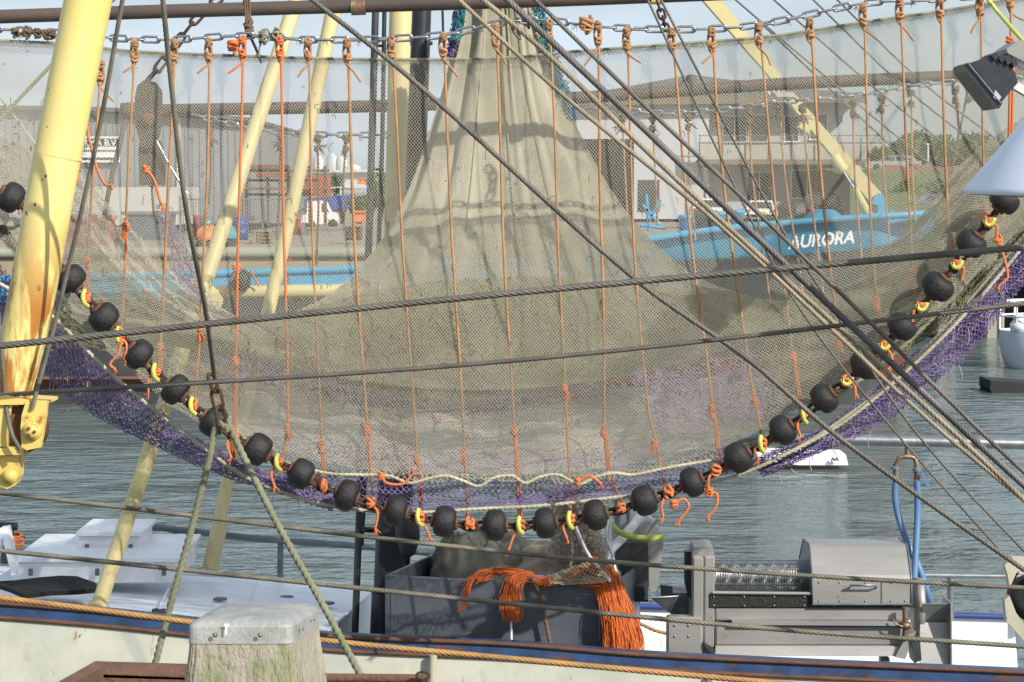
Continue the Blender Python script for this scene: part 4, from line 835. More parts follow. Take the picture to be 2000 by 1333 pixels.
MB().prism([P(1772, 1240, Z-.08), P(1790, 1234, Z-.08), P(1768, 1288, Z-.08), P(1748, 1284, Z-.08)], (0, .2, 0)).build('brace', 'stainless', t)
prof = [(0, 1181), (0, 1132), (.015, 1124), (.16, 1076), (.2, 1071), (.5, 1074), (.72, 1120), (.75, 1181)]
def hood(x, inset=0): return [(P(x, y, Z-.04)[0], Z-.04+d, P(x, y, Z-.04)[2]) for d, y in prof]
G = np.array([hood(1587), hood(1600), hood(1764), hood(1780)]); mb = MB(); mb.grid(G, False); mb.add(G[0], [[0, 1, 2, 3], [0, 3, 4, 5], [0, 5, 6, 7]]); mb.add(G[-1], [[0, 1, 2, 3], [0, 3, 4, 5], [0, 5, 6, 7]]); ho = mb.build('hood', 'stainless', t)
mb = MB(); mb.tube([P(1587, 1181, Z-.045), P(1780, 1181, Z-.045)], .007, 6); mb.tube([tuple(p) for p in G[-1]], .008, 6); mb.tube([tuple(p) for p in G[0]], .006, 6); mb.build('hood_edge', 'galv_dark', ho)
MB().box(P(1764, 1070, Z+.2), (.05, .05, .05)).build('hood_catch', 'dark_grey_steel', ho)
for x in (1600, 1640, 1690, 1740, 1768):
    for y in (1138, 1174): MB().lathe([(0, -.006), (.006, -.005), (.007, 0), (0, 0)], P(x, y, Z-.04), 'y', 10).build('rivet', 'galv', ho)
MB().tube([P(1660, 1148, Z-.045), P(1660, 1144, Z-.09), P(1712, 1144, Z-.09), P(1712, 1148, Z-.045)], .007, 8).build('handle', 'galv', ho)
MB().tube([P(1722, 1134, Z-.043), P(1722, 1178, Z-.043)], .003, 5).build('weld_seam', 'galv_dark', ho)
MB().lathe([(0, 0), (px(56, Z), 0), (px(58, Z), .02), (px(58, Z), .05), (0, .05)], P(1784, 1178, Z+.25), 'x', 40).build('end_flange', 'stainless', t)
mb = MB(); mb.tube([P(1768, 1186, Z-.08), P(1769, 1250, Z-.08)], px(6, Z), 12); mb.lathe([(px(6, Z), -.02), (px(10, Z), -.02), (px(10, Z), .02), (px(6, Z), .02)], P(1769, 1222, Z-.08), 'z', 12); mb.tube([P(1744, 1210, Z-.1), P(1750, 1220, Z-.1), P(1768, 1226, Z-.1)], px(1.6, Z), 8); mb.build('valve_pipe', 'brass', t)
MB().prism([P(1802, 1180, Z), P(1857, 1180, Z), P(1857, 1216, Z+.12), P(1802, 1216, Z+.12)], (0, .02, 0)).prism([P(1797, 1216, Z+.1), P(1856, 1216, Z+.1), P(1858, 1305, Z), P(1797, 1305, Z)], (0, .02, 0)).prism([P(1857, 1178, Z-.04), P(1859, 1178, Z-.04), P(1860, 1305, Z-.04), P(1857, 1305, Z-.04)], (0, .3, 0)).build('outlet_chute', 'stainless', t)
MB().prism([P(1780, 1250, Z-.1), P(1796, 1236, Z-.1), P(1800, 1290, Z-.1), P(1786, 1296, Z-.1)], (0, .2, 0)).build('spout', 'dark_grey_steel', t)
for x in (1380, 1470, 1720): MB().pbox(x, 1284, x+18, 1330, Z+.1, .1).build('leg', 'stainless', t)
t = thing('catch_funnel', 'grey steel funnel tray between cabinet and sorting machine', 'funnel', P(1310, 1200, 16.2))
MB().plate([(1290, 1143), (1350, 1150), (1350, 1205), (1310, 1200), (1292, 1180)], 16.5, .05).build('back_tray', 'galv_dark', t)
MB().add([P(1270, 1168, 16), P(1322, 1166, 16), P(1308, 1198, 16.1), P(1285, 1150, 16.4), P(1330, 1155, 16.4)], [[0, 1, 2], [0, 2, 3], [1, 2, 4]]).tube([P(1270, 1168, 16), P(1322, 1165, 16), P(1350, 1162, 16.1)], .006, 6).build('cone', 'galv', t)
one('red_white_rope', MB().rope([P(*p) for p in ((1240, 1214, 17), (1262, 1224, 17), (1280, 1232, 17), (1303, 1238, 17))], .013, 3), 'rope_brown', 'pinkish rope end lying behind the orange twine', 'rope')
# water pipe with hoses
t = thing('water_pipe', 'long horizontal galvanised water pipe ending behind the net', 'pipe', P(1800, 866, 16.3))
MB().tube([P(1440, 855, 16.3), P(2120, 870, 16.3)], px(11, 16.3), 18).build('main_pipe', 'galv', t)
br = MB().tube([P(1772, 872, 16.25), P(1772, 892, 16.25)], px(5, 16.3), 10).tube([P(1752, 912, 16.2), P(1754, 898, 16.2), P(1762, 893, 16.2), P(1780, 893, 16.2), P(1788, 898, 16.2), P(1791, 912, 16.2)], px(5, 16.3), 10, n=24).tube([P(1750, 905, 16.2), P(1750, 935, 16.2)], px(6.5, 16.3), 10).tube([P(1791, 905, 16.2), P(1791, 945, 16.2)], px(6.5, 16.3), 10).build('brass_fitting', 'brass', t)
MB().tube([P(1748, 912, 16.15), P(1748, 916, 16.15)], px(9, 16.3), 8).tube([P(1791, 915, 16.15), P(1791, 920, 16.15)], px(9, 16.3), 8).prism([P(1798, 925, 16.15), P(1802, 922, 16.15), P(1818, 950, 16.15), P(1812, 954, 16.15)], (0, .01, 0)).build('valve_lever', 'hose_blue', br)
one('blue_hose', MB().tube([P(*p) for p in ((1750, 932, 16.2), (1748, 970, 16.2), (1755, 1010, 16.2), (1772, 1060, 16.15), (1795, 1110, 16.1), (1812, 1160, 16.1), (1822, 1200, 16.2))], px(6.5, 16.2), 12, n=40), 'hose_blue', 'blue hose curving left and crossing behind the straight one', 'hose')
one('blue_hose', MB().tube([P(*p) for p in ((1791, 940, 16.1), (1792, 1000, 16.1), (1789, 1070, 16.05), (1786, 1130, 16))], px(6.5, 16.2), 12, n=30), 'hose_blue', 'straight blue hose hanging from the brass fitting to the machine', 'hose')
# ================================================================ QUAY EDGE IN FRONT
t = thing('mooring_post', 'weathered square wooden mooring post with grey metal cap', 'mooring post', P(500, 1420, 6.6))
Z = 6.5
def ring(x0, x1, xr, yf, yr, Zf, Zb, r=5):
    # rounded square outline: front left, front right, right back, left back
    pts = []
    cs = [np.array(P(x0, yf, Zf)), np.array(P(x1, yf, Zf)), np.array(P(xr, yr, Zb))]; zz = cs[0][2]
    cs.append(cs[0]+cs[2]-cs[1]); out = []
    for i in range(4):
        a, b, c_ = cs[i-1], cs[i], cs[(i+1) % 4]; u = nrm(a-b); v = nrm(c_-b); q = .028
        for f in np.linspace(0, 1, 6):
            out.append(b+u*q*(1-f)**2+v*q*f**2)
    o = np.array(out); o[:, 2] = zz; return o
def shrink(Rg, k): c_ = Rg.mean(0); o = c_+(Rg-c_)*k; o[:, 2] = Rg[:, 2]; return o
def lift(Rg, z): o = Rg.copy(); o[:, 2] = z; return o
z1 = P(400, 1258, 6.5)[2]; z0 = P(400, 1226, 6.5)[2]
b0 = ring(364, 572, 628, 1258, 1218, 6.5, 6.80); top = lift(shrink(b0, .99), z0)
wr = [lift(shrink(b0, .985), z1+.004)]
for k, (zz, s_) in enumerate(((-.02, .99), (-.1, 1.06), (-.2, 1.13), (-.5, 1.24), (-1.3, 1.3))): wr.append(lift(shrink(b0, s_), z1+zz))
wr = [np.array([np.interp(np.linspace(0, 24, 120, endpoint=False), np.arange(25), np.r_[w_[:, j], w_[0, j]]) for j in range(3)]).T for w_ in wr]
gr = 1-.010*(np.sin(np.arange(120)*1.7)*np.sin(np.arange(120)*.63))-.05*np.isin(np.arange(120), [14, 22, 27, 38, 46, 53, 60]).astype(float)
wr = [w_ if i == 0 else np.c_[(w_.mean(0)+(w_-w_.mean(0))*gr[:, None])[:, :2], w_[:, 2]] for i, w_ in enumerate(wr)]
wr = np.stack([spline([w_[j] for w_ in wr], 30) for j in range(120)], 1)
MB().grid(wr, True, True).build('wood_post', 'wood', t)
capg = np.stack([b0, top, lift(shrink(b0, .96), z0+.010), lift(shrink(b0, .80), z0+.022), lift(shrink(b0, .4), z0+.026), lift(shrink(b0, .01), z0+.027)])
cap = MB().grid(np.stack([lift(shrink(b0, 1.006), z1), b0]), True, True).grid(capg[:2], False, True).grid(capg[1:], True, True).build('metal_cap', 'cap_zinc', t)
for (x, y, Zz) in ((420, 1241, 6.485), (508, 1241, 6.485)): MB().lathe([(0, -.004), (.004, -.0035), (.007, 0), (0, 0)], P(x, y, Zz), 'y', 12).build('nail', 'brass', cap)
for (x, y, Zz) in ((590, 1228, 6.56), (611, 1209, 6.68)): MB().lathe([(0, .004), (.004, .0035), (.007, 0), (0, 0)], P(x+1, y, Zz), 'x', 12).build('nail', 'brass', cap)
MB().plate([(437, 1219), (448, 1219), (444, 1226), (443, 1240), (440, 1240), (440, 1226)], 6.487, .002).build('bird_dropping', 'paint_white', cap)
t = thing('rusty_channel', 'rusty steel channel beam on the quay edge left of the mooring post', 'beam', P(200, 1333, 7.4))
MB().prism([P(186, 1299, 7.5), P(420, 1306, 7.5), P(420, 1330, 7.42), P(200, 1324, 7.42)], (0, 0, .012)).prism([P(200, 1318, 7.42), P(420, 1326, 7.42), P(420, 1400, 7.42), P(200, 1400, 7.42)], (0, .02, 0)).build('long_side', 'rust_brown', t)
MB().prism([P(186, 1299, 7.5), P(200, 1312, 7.45), P(118, 1356, 6.9), P(96, 1350, 6.95)], (0, 0, .012)).prism([P(200, 1308, 7.45), P(204, 1380, 7.45), P(110, 1420, 6.9), P(110, 1352, 6.9)], (.01, .0, 0)).build('short_side', 'rust_brown', t)
t = thing('rusty_pipe', 'rusty horizontal pipe with shackle right of the mooring post', 'pipe', P(730, 1325, 7.6))
MB().tube([P(600, 1324, 7.6), P(835, 1326, 7.6)], px(9, 7.6), 14).build('pipe', 'rust_brown', t)
a = np.linspace(0, 2*PI, 20)[:-1]; MB().tube(np.array(P(826, 1320, 7.55))+np.stack([np.cos(a)*.02, 0*a, np.sin(a)*.012], -1), .004, 6, closed=True, ref=(0, 1, 0)).build('shackle', 'chain_rust', t)
# ================================================================ BEAMS AND RIGGING
def PP(pts, Z): return [P(x, y, Z) if len(q) == 2 else P(*q) for q in pts for (x, y) in [q[:2]]]
t = thing('trawl_beam', 'thick brown steel beam tube crossing the top of the picture', 'beam', P(700, 15, 14.9))
ZB = 15.0
MB().tube(PP([(-200, 45), (0, 33), (1000, 3), (1250, -6), (2200, -45)], ZB), px(13.5, ZB), 24, n=40).build('tube', 'brown_pole', t)
a_, b_ = np.array(P(686, 14, ZB)), np.array(P(714, 13, ZB)); MB().tube([a_, b_], px(16.5, ZB), 24).build('clamp_band', 'brass', t)
MB().tube([P(1272, 0, ZB-.04), P(1294, 0, ZB-.04)], px(9, ZB), 10).build('eye', 'yellow_block', t)
t = thing('rear_trawl_beam', 'brown steel beam tube seen through the net in the upper half', 'beam', P(1000, 200, 21))
ZR = 21.0
MB().tube(PP([(250, 217), (800, 206), (1150, 190), (1500, 166), (2100, 140)], ZR), px(12, ZR), 20, n=50).build('tube', 'brown_pole', t)
MB().lathe([(0, -.06), (px(15, ZR), -.06), (px(17, ZR), 0), (px(15, ZR), .07), (0, .07)], P(250, 217, ZR), 'x', 20).tube([P(244, 235, ZR-.05), P(232, 290, ZR-.1), P(215, 360, ZR-.1), P(196, 470, ZR)], px(5, ZR), 8, n=12).build('end_fitting', 'brown_pole', t)
# foreground boom
t = thing('derrick_boom', 'thick yellow boom tube with rust streaks leaning across the left edge', 'boom', P(20, 930, 10))
ZY = 10.0
ax = [(182, -30), (50, 640), (17, 782)]
MB().tube([P(184, -60, ZY), P(112, 305, ZY), P(82, 470, ZY), P(50, 640, ZY), P(16, 786, ZY)], [px(46, ZY)]*5+[px(45, ZY), px(40, ZY)], 40, n=50).build('boom_tube', 'yellow_rusty', t)
a_, b_ = np.array(P(113.5, 302, ZY)), np.array(P(112.5, 308, ZY)); MB().tube([a_, (a_+b_)/2, b_], [px(46.2, ZY), px(47, ZY), px(46.2, ZY)], 40, caps=False).build('weld_seam', 'yellow', t)
mb = MB(); mb.plate([(-40, 780), (12, 772), (58, 782), (92, 784), (92, 790), (-40, 792)], ZY-.12, .24); mb.plate([(50, 786), (92, 786), (90, 812), (84, 850), (80, 874), (52, 880), (42, 874), (40, 838), (42, 812)], ZY-.13, .035); mb.plate([(-40, 786), (26, 786), (14, 830), (14, 874), (-40, 880)], ZY-.1, .05); mb.plate([(-40, 872), (52, 874), (50, 889), (-40, 890)], ZY-.1, .22)
bk = mb.build('block_housing', 'yellow_block', t)
MB().lathe([(0, -.035), (px(12, ZY), -.034), (px(13, ZY), -.02), (px(18, ZY), -.016), (px(19, ZY), 0), (0, 0)], P(63, 842, ZY-.13), 'y', 30).build('pin_boss', 'yellow_block', bk)
mb = MB()
for k in range(3): mb.lathe([(0, -.042), (.006, -.042), (.007, -.034), (0, -.034)], np.array(P(63, 842, ZY-.13))+[math.cos(k*2.1)*.016, 0, math.sin(k*2.1)*.016], 'y', 8)
mb.build('bolt', 'rust_brown', bk)
MB().lathe([(0, 0), (px(44, ZY), 0), (px(48, ZY), .01), (px(41, ZY), .03), (px(41, ZY), .05), (px(48, ZY), .07), (0, .08)], P(42, 838, ZY-.07), 'y', 36).build('sheave', 'rust_brown', t)
mb = MB(); mb.plate([(-30, 890), (34, 890), (38, 905), (38, 930), (30, 948), (14, 956), (-4, 948), (-30, 900)], ZY-.06, .09); mb.build('lower_eye', 'yellow_block', t)
MB().lathe([(0, -.03), (px(9, ZY), -.03), (px(10, ZY), -.02), (px(15, ZY), -.018), (px(16, ZY), 0), (0, 0)], P(20, 930, ZY-.06), 'y', 26).build('eye_boss', 'yellow_block', t)
for (x, y, s_) in ((96, 60, 3), (120, 48, 2), (100, 180, 4), (88, 205, 2), (112, 140, 2), (66, 240, 3), (60, 290, 3), (98, 345, 4), (92, 352, 2), (76, 400, 3), (36, 480, 4), (100, 250, 2), (58, 420, 5), (84, 560, 5), (30, 530, 4)):
    c = np.array(P(x, y, ZY)); axx = float(np.interp(y, [-60, 305, 470, 640, 786], [184, 112, 82, 50, 16])); dx = (x-axx)/46; c[1] -= px(46, ZY)*math.sqrt(max(0, 1-dx*dx))
    a = np.linspace(0, 2*PI, 9)[:-1]; nx = np.array([dx, -math.sqrt(max(0, 1-dx*dx)), 0]); tx = np.array([-nx[1], nx[0], 0]); rr_ = px(s_, ZY)*RNG.uniform(.5, 1.2, 8)
    pl_ = c+np.outer(np.cos(a)*rr_, tx)+np.outer(np.sin(a)*rr_*1.6, [0, 0, 1]); MB().prism(pl_-nx*.002, nx*.0028).build('paint_chip', 'yellow_chip', t)
# ---------------------------------------------------------------- steel cables
def cable(name, pts, w, m, label, cat='cable', group='steel wire ropes', strands=6, Zd=None, **k):
    pp = [P(*q) for q in pts]; Zm = np.mean([q[2] for q in pts]); mb = MB(); mb.rope(pp, px(w/2*.93, Zm), strands, **k); return one(name, mb, m, label, cat, group)
cable('wire_rope', [(-60, 684, 9.6), (0, 676, 9.6), (1000, 573, 9.6), (2060, 478, 9.6)], 15, 'wire_dark', 'thick dark wire rope crossing the full width at mid height, upper of two')
cable('wire_rope', [(-60, 775, 9.9), (0, 772, 9.9), (1000, 705, 9.9), (2060, 587, 9.9)], 10.5, 'wire_dark', 'dark wire rope crossing the full width just below the thicker one')
cable('wire_rope', [(-60, 957, 11), (0, 963, 11), (1000, 1080, 11), (1500, 1120, 11), (2060, 1152, 11)], 10.5, 'wire_lower', 'wire rope passing in front of the water, uppermost of the three lower ones')
cable('wire_rope', [(-60, 1071, 11), (0, 1076, 11), (1000, 1180, 11), (1500, 1228, 11), (2060, 1267, 11)], 11, 'wire_lower', 'wire rope passing above the mooring post and across the steel box front')
cable('wire_rope', [(-60, 1163, 10.4), (0, 1168, 10.4), (360, 1214, 10.4), (640, 1252, 10.4), (1000, 1287, 10.4), (1500, 1333, 10.4), (1800, 1358, 10.4)], 13, 'wire_orange', 'rusty orange wire rope lying along the blue boat rail, lowest of all')
cable('wire_rope', [(590, -16, 10.8), (800, 152, 10.8), (1240, 545, 10.8), (1460, 702, 10.8), (1645, 860, 10.8), (2040, 1142, 10.8)], 11, 'wire_dark', 'long dark wire rope running diagonally from upper centre to lower right corner')
cable('wire_rope', [(880, -15, 10.4), (1090, 178, 10.4), (1405, 440, 10.4), (1620, 640, 10.4), (1835, 840, 10.4), (2040, 1010, 10.4)], 9.5, 'wire_beige', 'brownish diagonal wire rope, lowest of the four starting above the cone')
cable('wire_rope', [(925, -15, 10.1), (1060, 98, 10.1), (1310, 340, 10.1), (1857, 840, 10.1), (2040, 1015, 10.1)], 11.5, 'wire_beige', 'beige diagonal wire rope, second of the four starting above the cone')
cable('wire_rope', [(975, -15, 9.8), (1240, 235, 9.8), (1480, 465, 9.8), (1881, 840, 9.8), (2040, 985, 9.8)], 14.5, 'wire_grey', 'thickest smooth grey diagonal wire rope starting above the cone', strands=8)
cable('wire_rope', [(1030, -15, 9.5), (1250, 198, 9.5), (1450, 387, 9.5), (1700, 630, 9.5), (1912, 840, 9.5), (2040, 960, 9.5)], 9.5, 'wire_dark', 'thin dark diagonal wire rope, top one of four above the cone')
cable('wire_rope', [(1258, -15, 11.4), (1450, 395, 11.4), (1560, 600, 11.4), (1745, 840, 11.4), (1968, 1092, 11.4)], 5.5, 'wire_dark', 'thin steep wire rope ending at the pulley block in the lower right corner', strands=3)
cable('wire_rope', [(1283, -15, 11.6), (1500, 400, 11.6), (1600, 562, 11.6), (1785, 840, 11.6), (2040, 1120, 11.6)], 6, 'wire_dark', 'thin steep wire rope just right of the one ending at the pulley block', strands=3)
for i, pts in enumerate(([(1480, 40), (1740, 285), (1900, 420)], [(1500, -10), (1700, 165), (1905, 330)], [(1425, -10), (1600, 140), (1905, 395)], [(1578, -10), (1760, 165), (1915, 290)], [(1625, -10), (1800, 160), (1950, 275)])):
    cable('thin_stay', [(x, y, 19.5+i*.1) for x, y in pts], 4.5, 'wire_dark', 'thin dark stay behind the net at the upper right, %s from lower left' % ['first', 'third', 'second', 'fourth', 'fifth'][i], group='thin stays behind the net', strands=3)
cable('wire_rope', [(243, -20, 9.4), (190, 270, 9.62), (110, 620, 9.85), (62, 800, 9.86)], 10, 'wire_lower', 'steep wire rope just right of the yellow boom', strands=6)
cable('wire_rope', [(316, -20, 9.1), (335, 170, 9.28), (362, 400, 9.52), (400, 600, 9.95), (420, 745, 10.5)], 11, 'wire_lower', 'steep wire rope ending at the rusty shackle left of centre', strands=6)
cable('wire_rope', [(-8, 560, 9.9), (4, 700, 9.9), (12, 790, 9.9), (24, 850, 9.85), (40, 880, 9.85)], 10, 'wire_dark', 'dark wire rope running into the yellow pulley block', strands=6)
cable('wire_rope', [(-30, 265, 15.8), (60, 170, 15.8), (150, 75, 15.8), (240, -20, 15.8)], 9, 'rope_green', 'slack grey rope behind the net passing behind the yellow boom', strands=3)
cable('thin_rope', [(-20, 165, 16), (60, 270, 16), (200, 470, 16), (300, 620, 15.6)], 5, 'rope_white', 'thin pale rope slanting down behind the net at the left edge', 'rope', None, 3)
one('rigging_wire', MB().tube(PP([(864, 10), (866, 80)], 15.3), px(2.5, 15), 6), 'black_steel', 'short thin black wire under the beam left of the cone', 'wire')
# shackle and two hawsers
chain('shackle_chain', [P(412, 733, 10.55), P(425, 780, 10.5), P(434, 832, 10.5)], px(42, 10.5), px(22, 10.5), px(3.8, 10.5), 'chain_rust', 'rusty shackle and links joining wire rope and green hawsers', 'shackle', roll=.6)
one('mooring_rope', MB().rope([P(*p) for p in ((446, 838, 10.45), (424, 830, 10.5), (408, 900, 10.5), (372, 1040, 10.5), (328, 1200, 10.5), (300, 1310, 10.5))], px(7.5, 10.5), 3, pitch=px(44, 10.5)), 'rope_green', 'greenish twisted hawser running down left from the shackle', 'rope', 'hawsers hanging from the rusty shackle')
one('mooring_rope', MB().rope([P(*p) for p in ((424, 836, 10.6), (440, 820, 10.55), (470, 880, 10.5), (540, 1020, 10.4), (630, 1180, 10.2), (706, 1322, 10))], px(7.5, 10.5), 3, pitch=px(44, 10.5)), 'rope_green', 'greenish twisted hawser running down right from the shackle', 'rope', 'hawsers hanging from the rusty shackle')
# hanging block on the left
chain('hanging_chain', [P(450, -20, 17.2), P(388, 32, 17), P(345, 85, 17), P(300, 145, 17), P(286, 160, 17)], px(34, 17), px(14, 17), px(3, 17), 'chain_rust', 'rusty chain slanting down to the dark hanging block')
t = thing('hanging_block', 'dark elongated pulley block hanging behind the net at upper left', 'pulley block', P(292, 360, 17))
mb = MB(); mb.plate([(268, 168), (280, 158), (300, 160), (312, 176), (314, 230), (308, 262), (296, 290), (276, 288), (264, 245), (263, 190)], 16.9, .12); mb.build('cheek', 'block_wood', t)
MB().plate([(272, 280), (312, 275), (322, 320), (320, 362), (272, 362), (270, 300)], 16.95, .08).build('weight', 'block_wood', t)
MB().tube([P(306, 276, 16.9), P(330, 322, 16.9), P(365, 378, 16.9)], px(3, 17), 8).build('rod', 'chain_bright', t)
MB().lathe([(0, -.03), (px(14, 17), -.03), (px(16, 17), 0), (0, 0)], P(290, 235, 16.9), 'y', 20).build('pin', 'rust_brown', t)
cable('slack_rope', [(306, 282, 17), (296, 340, 17), (300, 420, 17)], 5, 'rope_brown_dark', 'short dark rope hanging below the hanging block', 'rope', None, 3)
# lamps on the right
t = thing('floodlight', 'black rectangular floodlight tilted down at the upper right', 'lamp', P(1960, 150, 13))
def slab(pts, Z, dep): return MB().prism([P(x, y, Z) for x, y in pts], (0, dep, 0))
slab([(1884, 126), (1893, 122), (1958, 202), (1952, 212), (1944, 213), (1886, 140)], 12.85, .34).build('front_frame', 'lamp_black', t)
slab([(1896, 124), (1946, 106), (1982, 140), (1988, 162), (1956, 200)], 12.9, .26).build('housing', 'lamp_black', t)
for k in range(4): slab([(1936+k*13, 108+k*3), (1946+k*13, 102+k*3), (1952+k*12, 112+k*5), (1944+k*12, 118+k*5)], 12.88, .28).build('cooling_fin', 'lamp_black', t)
slab([(1956, 190), (1944, 176), (1940, 190), (1950, 198)], 12.84, .02).build('corner_glass', 'glass', t)
MB().tube([P(1891, 124, 12.84), P(1955, 202, 12.84)], px(1.4, 13), 6).build('frame_edge', 'galv_dark', t)
slab([(1978, 172), (1986, 160), (2040, 186), (2036, 206)], 12.95, .08).build('bracket', 'frame_white', t)
t = thing('grey_lamp_head', 'grey metal lamp head cut by the right edge above the floodlight', 'lamp', P(2000, 110, 13))
slab([(1966, 96), (1988, 80), (2050, 70), (2050, 130), (2002, 122), (1968, 104)], 13, .35).build('housing', 'grey_paint', t)
slab([(1982, 104), (2004, 122), (2010, 138), (1988, 128)], 13.05, .1).build('bracket', 'frame_white', t)
t = thing('hanging_lamp', 'large white conical metal lamp shade at the right edge', 'lamp', P(2080, 400, 9))
Zl = 9.0; c0 = np.array(P(2090, 378, Zl)); ap = np.array(P(2106, 110, Zl+.0)); axd = nrm(ap-c0); H = np.linalg.norm(ap-c0)
u = nrm(np.cross(axd, [0, 1, 0])); v = np.cross(axd, u); r = px(203, Zl); a = np.linspace(0, 2*PI, 64, endpoint=False)
def rg(rr, hh): return c0+axd*hh+(np.cos(a)[:, None]*u+np.sin(a)[:, None]*v)*rr
G = np.stack([rg(r*.99, -.02), rg(r, -.014), rg(r, .004), rg(r*.5, H*.5), rg(r*.1, H*.9)]); MB().grid(G, True, True).build('cone', 'shade_white', t)
G = np.stack([rg(r*.99, -.02), rg(r*.95, .0), rg(r*.48, H*.45)]); MB().grid(G, True, True).build('inner_cone', 'grey_paint', t)
MB().tube([rg(0, H*.8)[0], rg(0, H*1.3)[0]], .03, 12).build('stem', 'grey_paint', t)
t = thing('pulley_block', 'cream painted pulley block with black sheave at the lower right corner', 'pulley block', P(1985, 1240, 11.3))
slab([(1962, 1104), (1978, 1090), (2040, 1092), (2040, 1128), (1985, 1120), (1972, 1150), (1968, 1122)], 11.2, .06).build('top_cheek', 'cream_paint', t)
slab([(1962, 1172), (1972, 1164), (1984, 1196), (2010, 1226), (2040, 1230), (2040, 1262), (1998, 1250), (1966, 1214)], 11.2, .06).build('lower_cheek', 'cream_paint', t)
MB().lathe([(0, -.04), (px(44, 11.3), -.04), (px(40, 11.3), 0), (px(44, 11.3), .04), (0, .04)], P(2012, 1168, 11.32), 'y', 30).build('sheave', 'black_steel', t)
one('yellow_rope', MB().rope([P(*p) for p in ((1915, -20, 14), (1950, 25, 14), (1996, 78, 13.4), (2040, 130, 13))], px(4.5, 13.5), 3), 'tie_yellow', 'bright yellow rope slanting above the floodlight', 'rope')
# ================================================================ HEADLINE CHAIN AND DROPPERS
HC = [(-60, 52), (0, 58), (90, 62), (210, 74), (330, 78), (480, 70), (600, 78), (760, 76), (870, 68), (985, 44), (1070, 40), (1160, 52), (1310, 58), (1440, 54), (1540, 38), (1680, 8), (1800, 0), (1930, -10), (2060, -30)]
ZC = 14.55
chain('headline_chain', [P(x, y, ZC) for x, y in HC], px(36, ZC), px(11, ZC), px(2.4, ZC), 'chain_bright', 'shiny galvanised chain sagging just below the thick beam', roll=.2)
RC = [(378, 224), (440, 240), (520, 256), (600, 262), (720, 264), (860, 262), (1000, 246), (1160, 214), (1300, 222), (1400, 216), (1520, 200), (1560, 196), (1680, 186), (1780, 168), (1900, 158), (2060, 150)]
chain('rear_headline_chain', [P(x, y, ZR-.3) for x, y in RC], px(26, ZR), px(9, ZR), px(2, ZR), 'chain_bright', 'smaller chain hanging under the rear beam, seen through the net')
chain('short_chain', [P(1283, 2, 14.7), P(1292, 28, 14.7), P(1302, 60, 14.6)], px(24, 14.6), px(13, 14.6), px(2.6, 14.6), 'chain_rust', 'short rusty chain joining the beam eye to the headline chain')
def lashing(name, pts_list, w, m, label, Z, grp=None, cat='lashing'):
    mb = MB()
    for pts in pts_list: mb.rope([P(x, y, Z) for x, y in pts], px(w/2, Z), 3, ds=px(2.2, Z))
    return mb
mb = MB()
for dx in (-5, 0, 5): mb.rope([P(481+dx, 10, 14.84), P(482+dx, 0, 14.82), P(484+dx*.8, 30, 14.8), P(485+dx*.5, 60, 14.7), P(487, 74, 14.6)], px(2.6, 14.7), 3, ds=px(2.2, 14.7))
knot(mb, P(485, 48, 14.65), px(8, 14.7), px(2.8, 14.7), 5); knot(mb, P(487, 64, 14.6), px(7, 14.7), px(2.8, 14.7), 4)
mb.rope([P(488, 70, 14.6), P(500, 96, 14.55), P(506, 112, 14.55)], px(3, 14.6), 3, ds=px(2.2, 14.6)); one('rope_lashing', mb, 'rope_brown_dark', 'brown rope lashing tying the headline chain up to the thick beam', 'lashing')
mb = MB(); knot(mb, P(455, 88, 14.5), px(9, 14.5), px(3, 14.5), 4); mb.rope([P(473, 74, 14.5), P(460, 84, 14.5), P(448, 96, 14.5)], px(4, 14.5), 3, ds=px(2.2, 14.5)); one('rope_lashing', mb, 'rope_orange', 'orange knotted stub left of the beam lashing', 'lashing')
mb = MB(); knot(mb, P(516, 72, 14.5), px(10, 14.5), px(2.2, 14.5), 5); knot(mb, P(540, 70, 14.5), px(9, 14.5), px(2.2, 14.5), 5); mb.tube([P(512, 76, 14.5), P(506, 100, 14.5), P(510, 124, 14.5)], px(2, 14.5), 6, n=8); one('rope_lashing', mb, 'rope_head', 'pale frayed twine bundle on the chain between two droppers', 'lashing')
mb = MB(); knot(mb, P(1145, 46, 14.5), px(12, 14.5), px(3, 14.5), 5); one('rope_lashing', mb, 'rope_brown', 'looped tan knot on the chain right of the cone', 'lashing')
mb = MB(); mb.rope([P(*p) for p in ((1000, 44, 14.6), (1002, 60, 14.6), (1016, 76, 14.6), (1008, 40, 14.7), (1035, 36, 14.6))], px(3, 14.5), 3, ds=px(2.2, 14.5)); knot(mb, P(1030, 42, 14.6), px(8, 14.5), px(3, 14.5), 4); one('rope_lashing', mb, 'wire_dark', 'dark rope hook on the chain at the top of the cone', 'lashing')
mb = MB()
for x, y in ((30, 62), (52, 64), (72, 64), (88, 68), (100, 66)): knot(mb, P(x, y, 14.5), px(7, 14.5), px(2.6, 14.5), 3)
fray(mb, P(40, 64, 14.5), (0, 0, -1), .05, .002, 8, .7); one('rope_lashing', mb, 'rope_brown_dark', 'frayed brown rope wound on the chain left of the yellow boom', 'lashing')
mb = MB()
for x in range(225, 2000, 60):
    y = np.interp(x, [p[0] for p in HC], [p[1] for p in HC])
    if random.random() < .45: fray(mb, P(x+random.uniform(-8, 8), y+2, ZC), (0, 0, -1), .045, .0016, 7, .9)
for x in range(400, 1900, 38):
    y = np.interp(x, [p[0] for p in RC], [p[1] for p in RC])
    if random.random() < .6: fray(mb, P(x, y+2, ZR-.3), (0, 0, -1), .06, .002, 8, .7)
one('algae_tufts', mb, 'net_olive', 'dried weed tufts caught on the chains', 'weed')['kind'] = 'stuff'
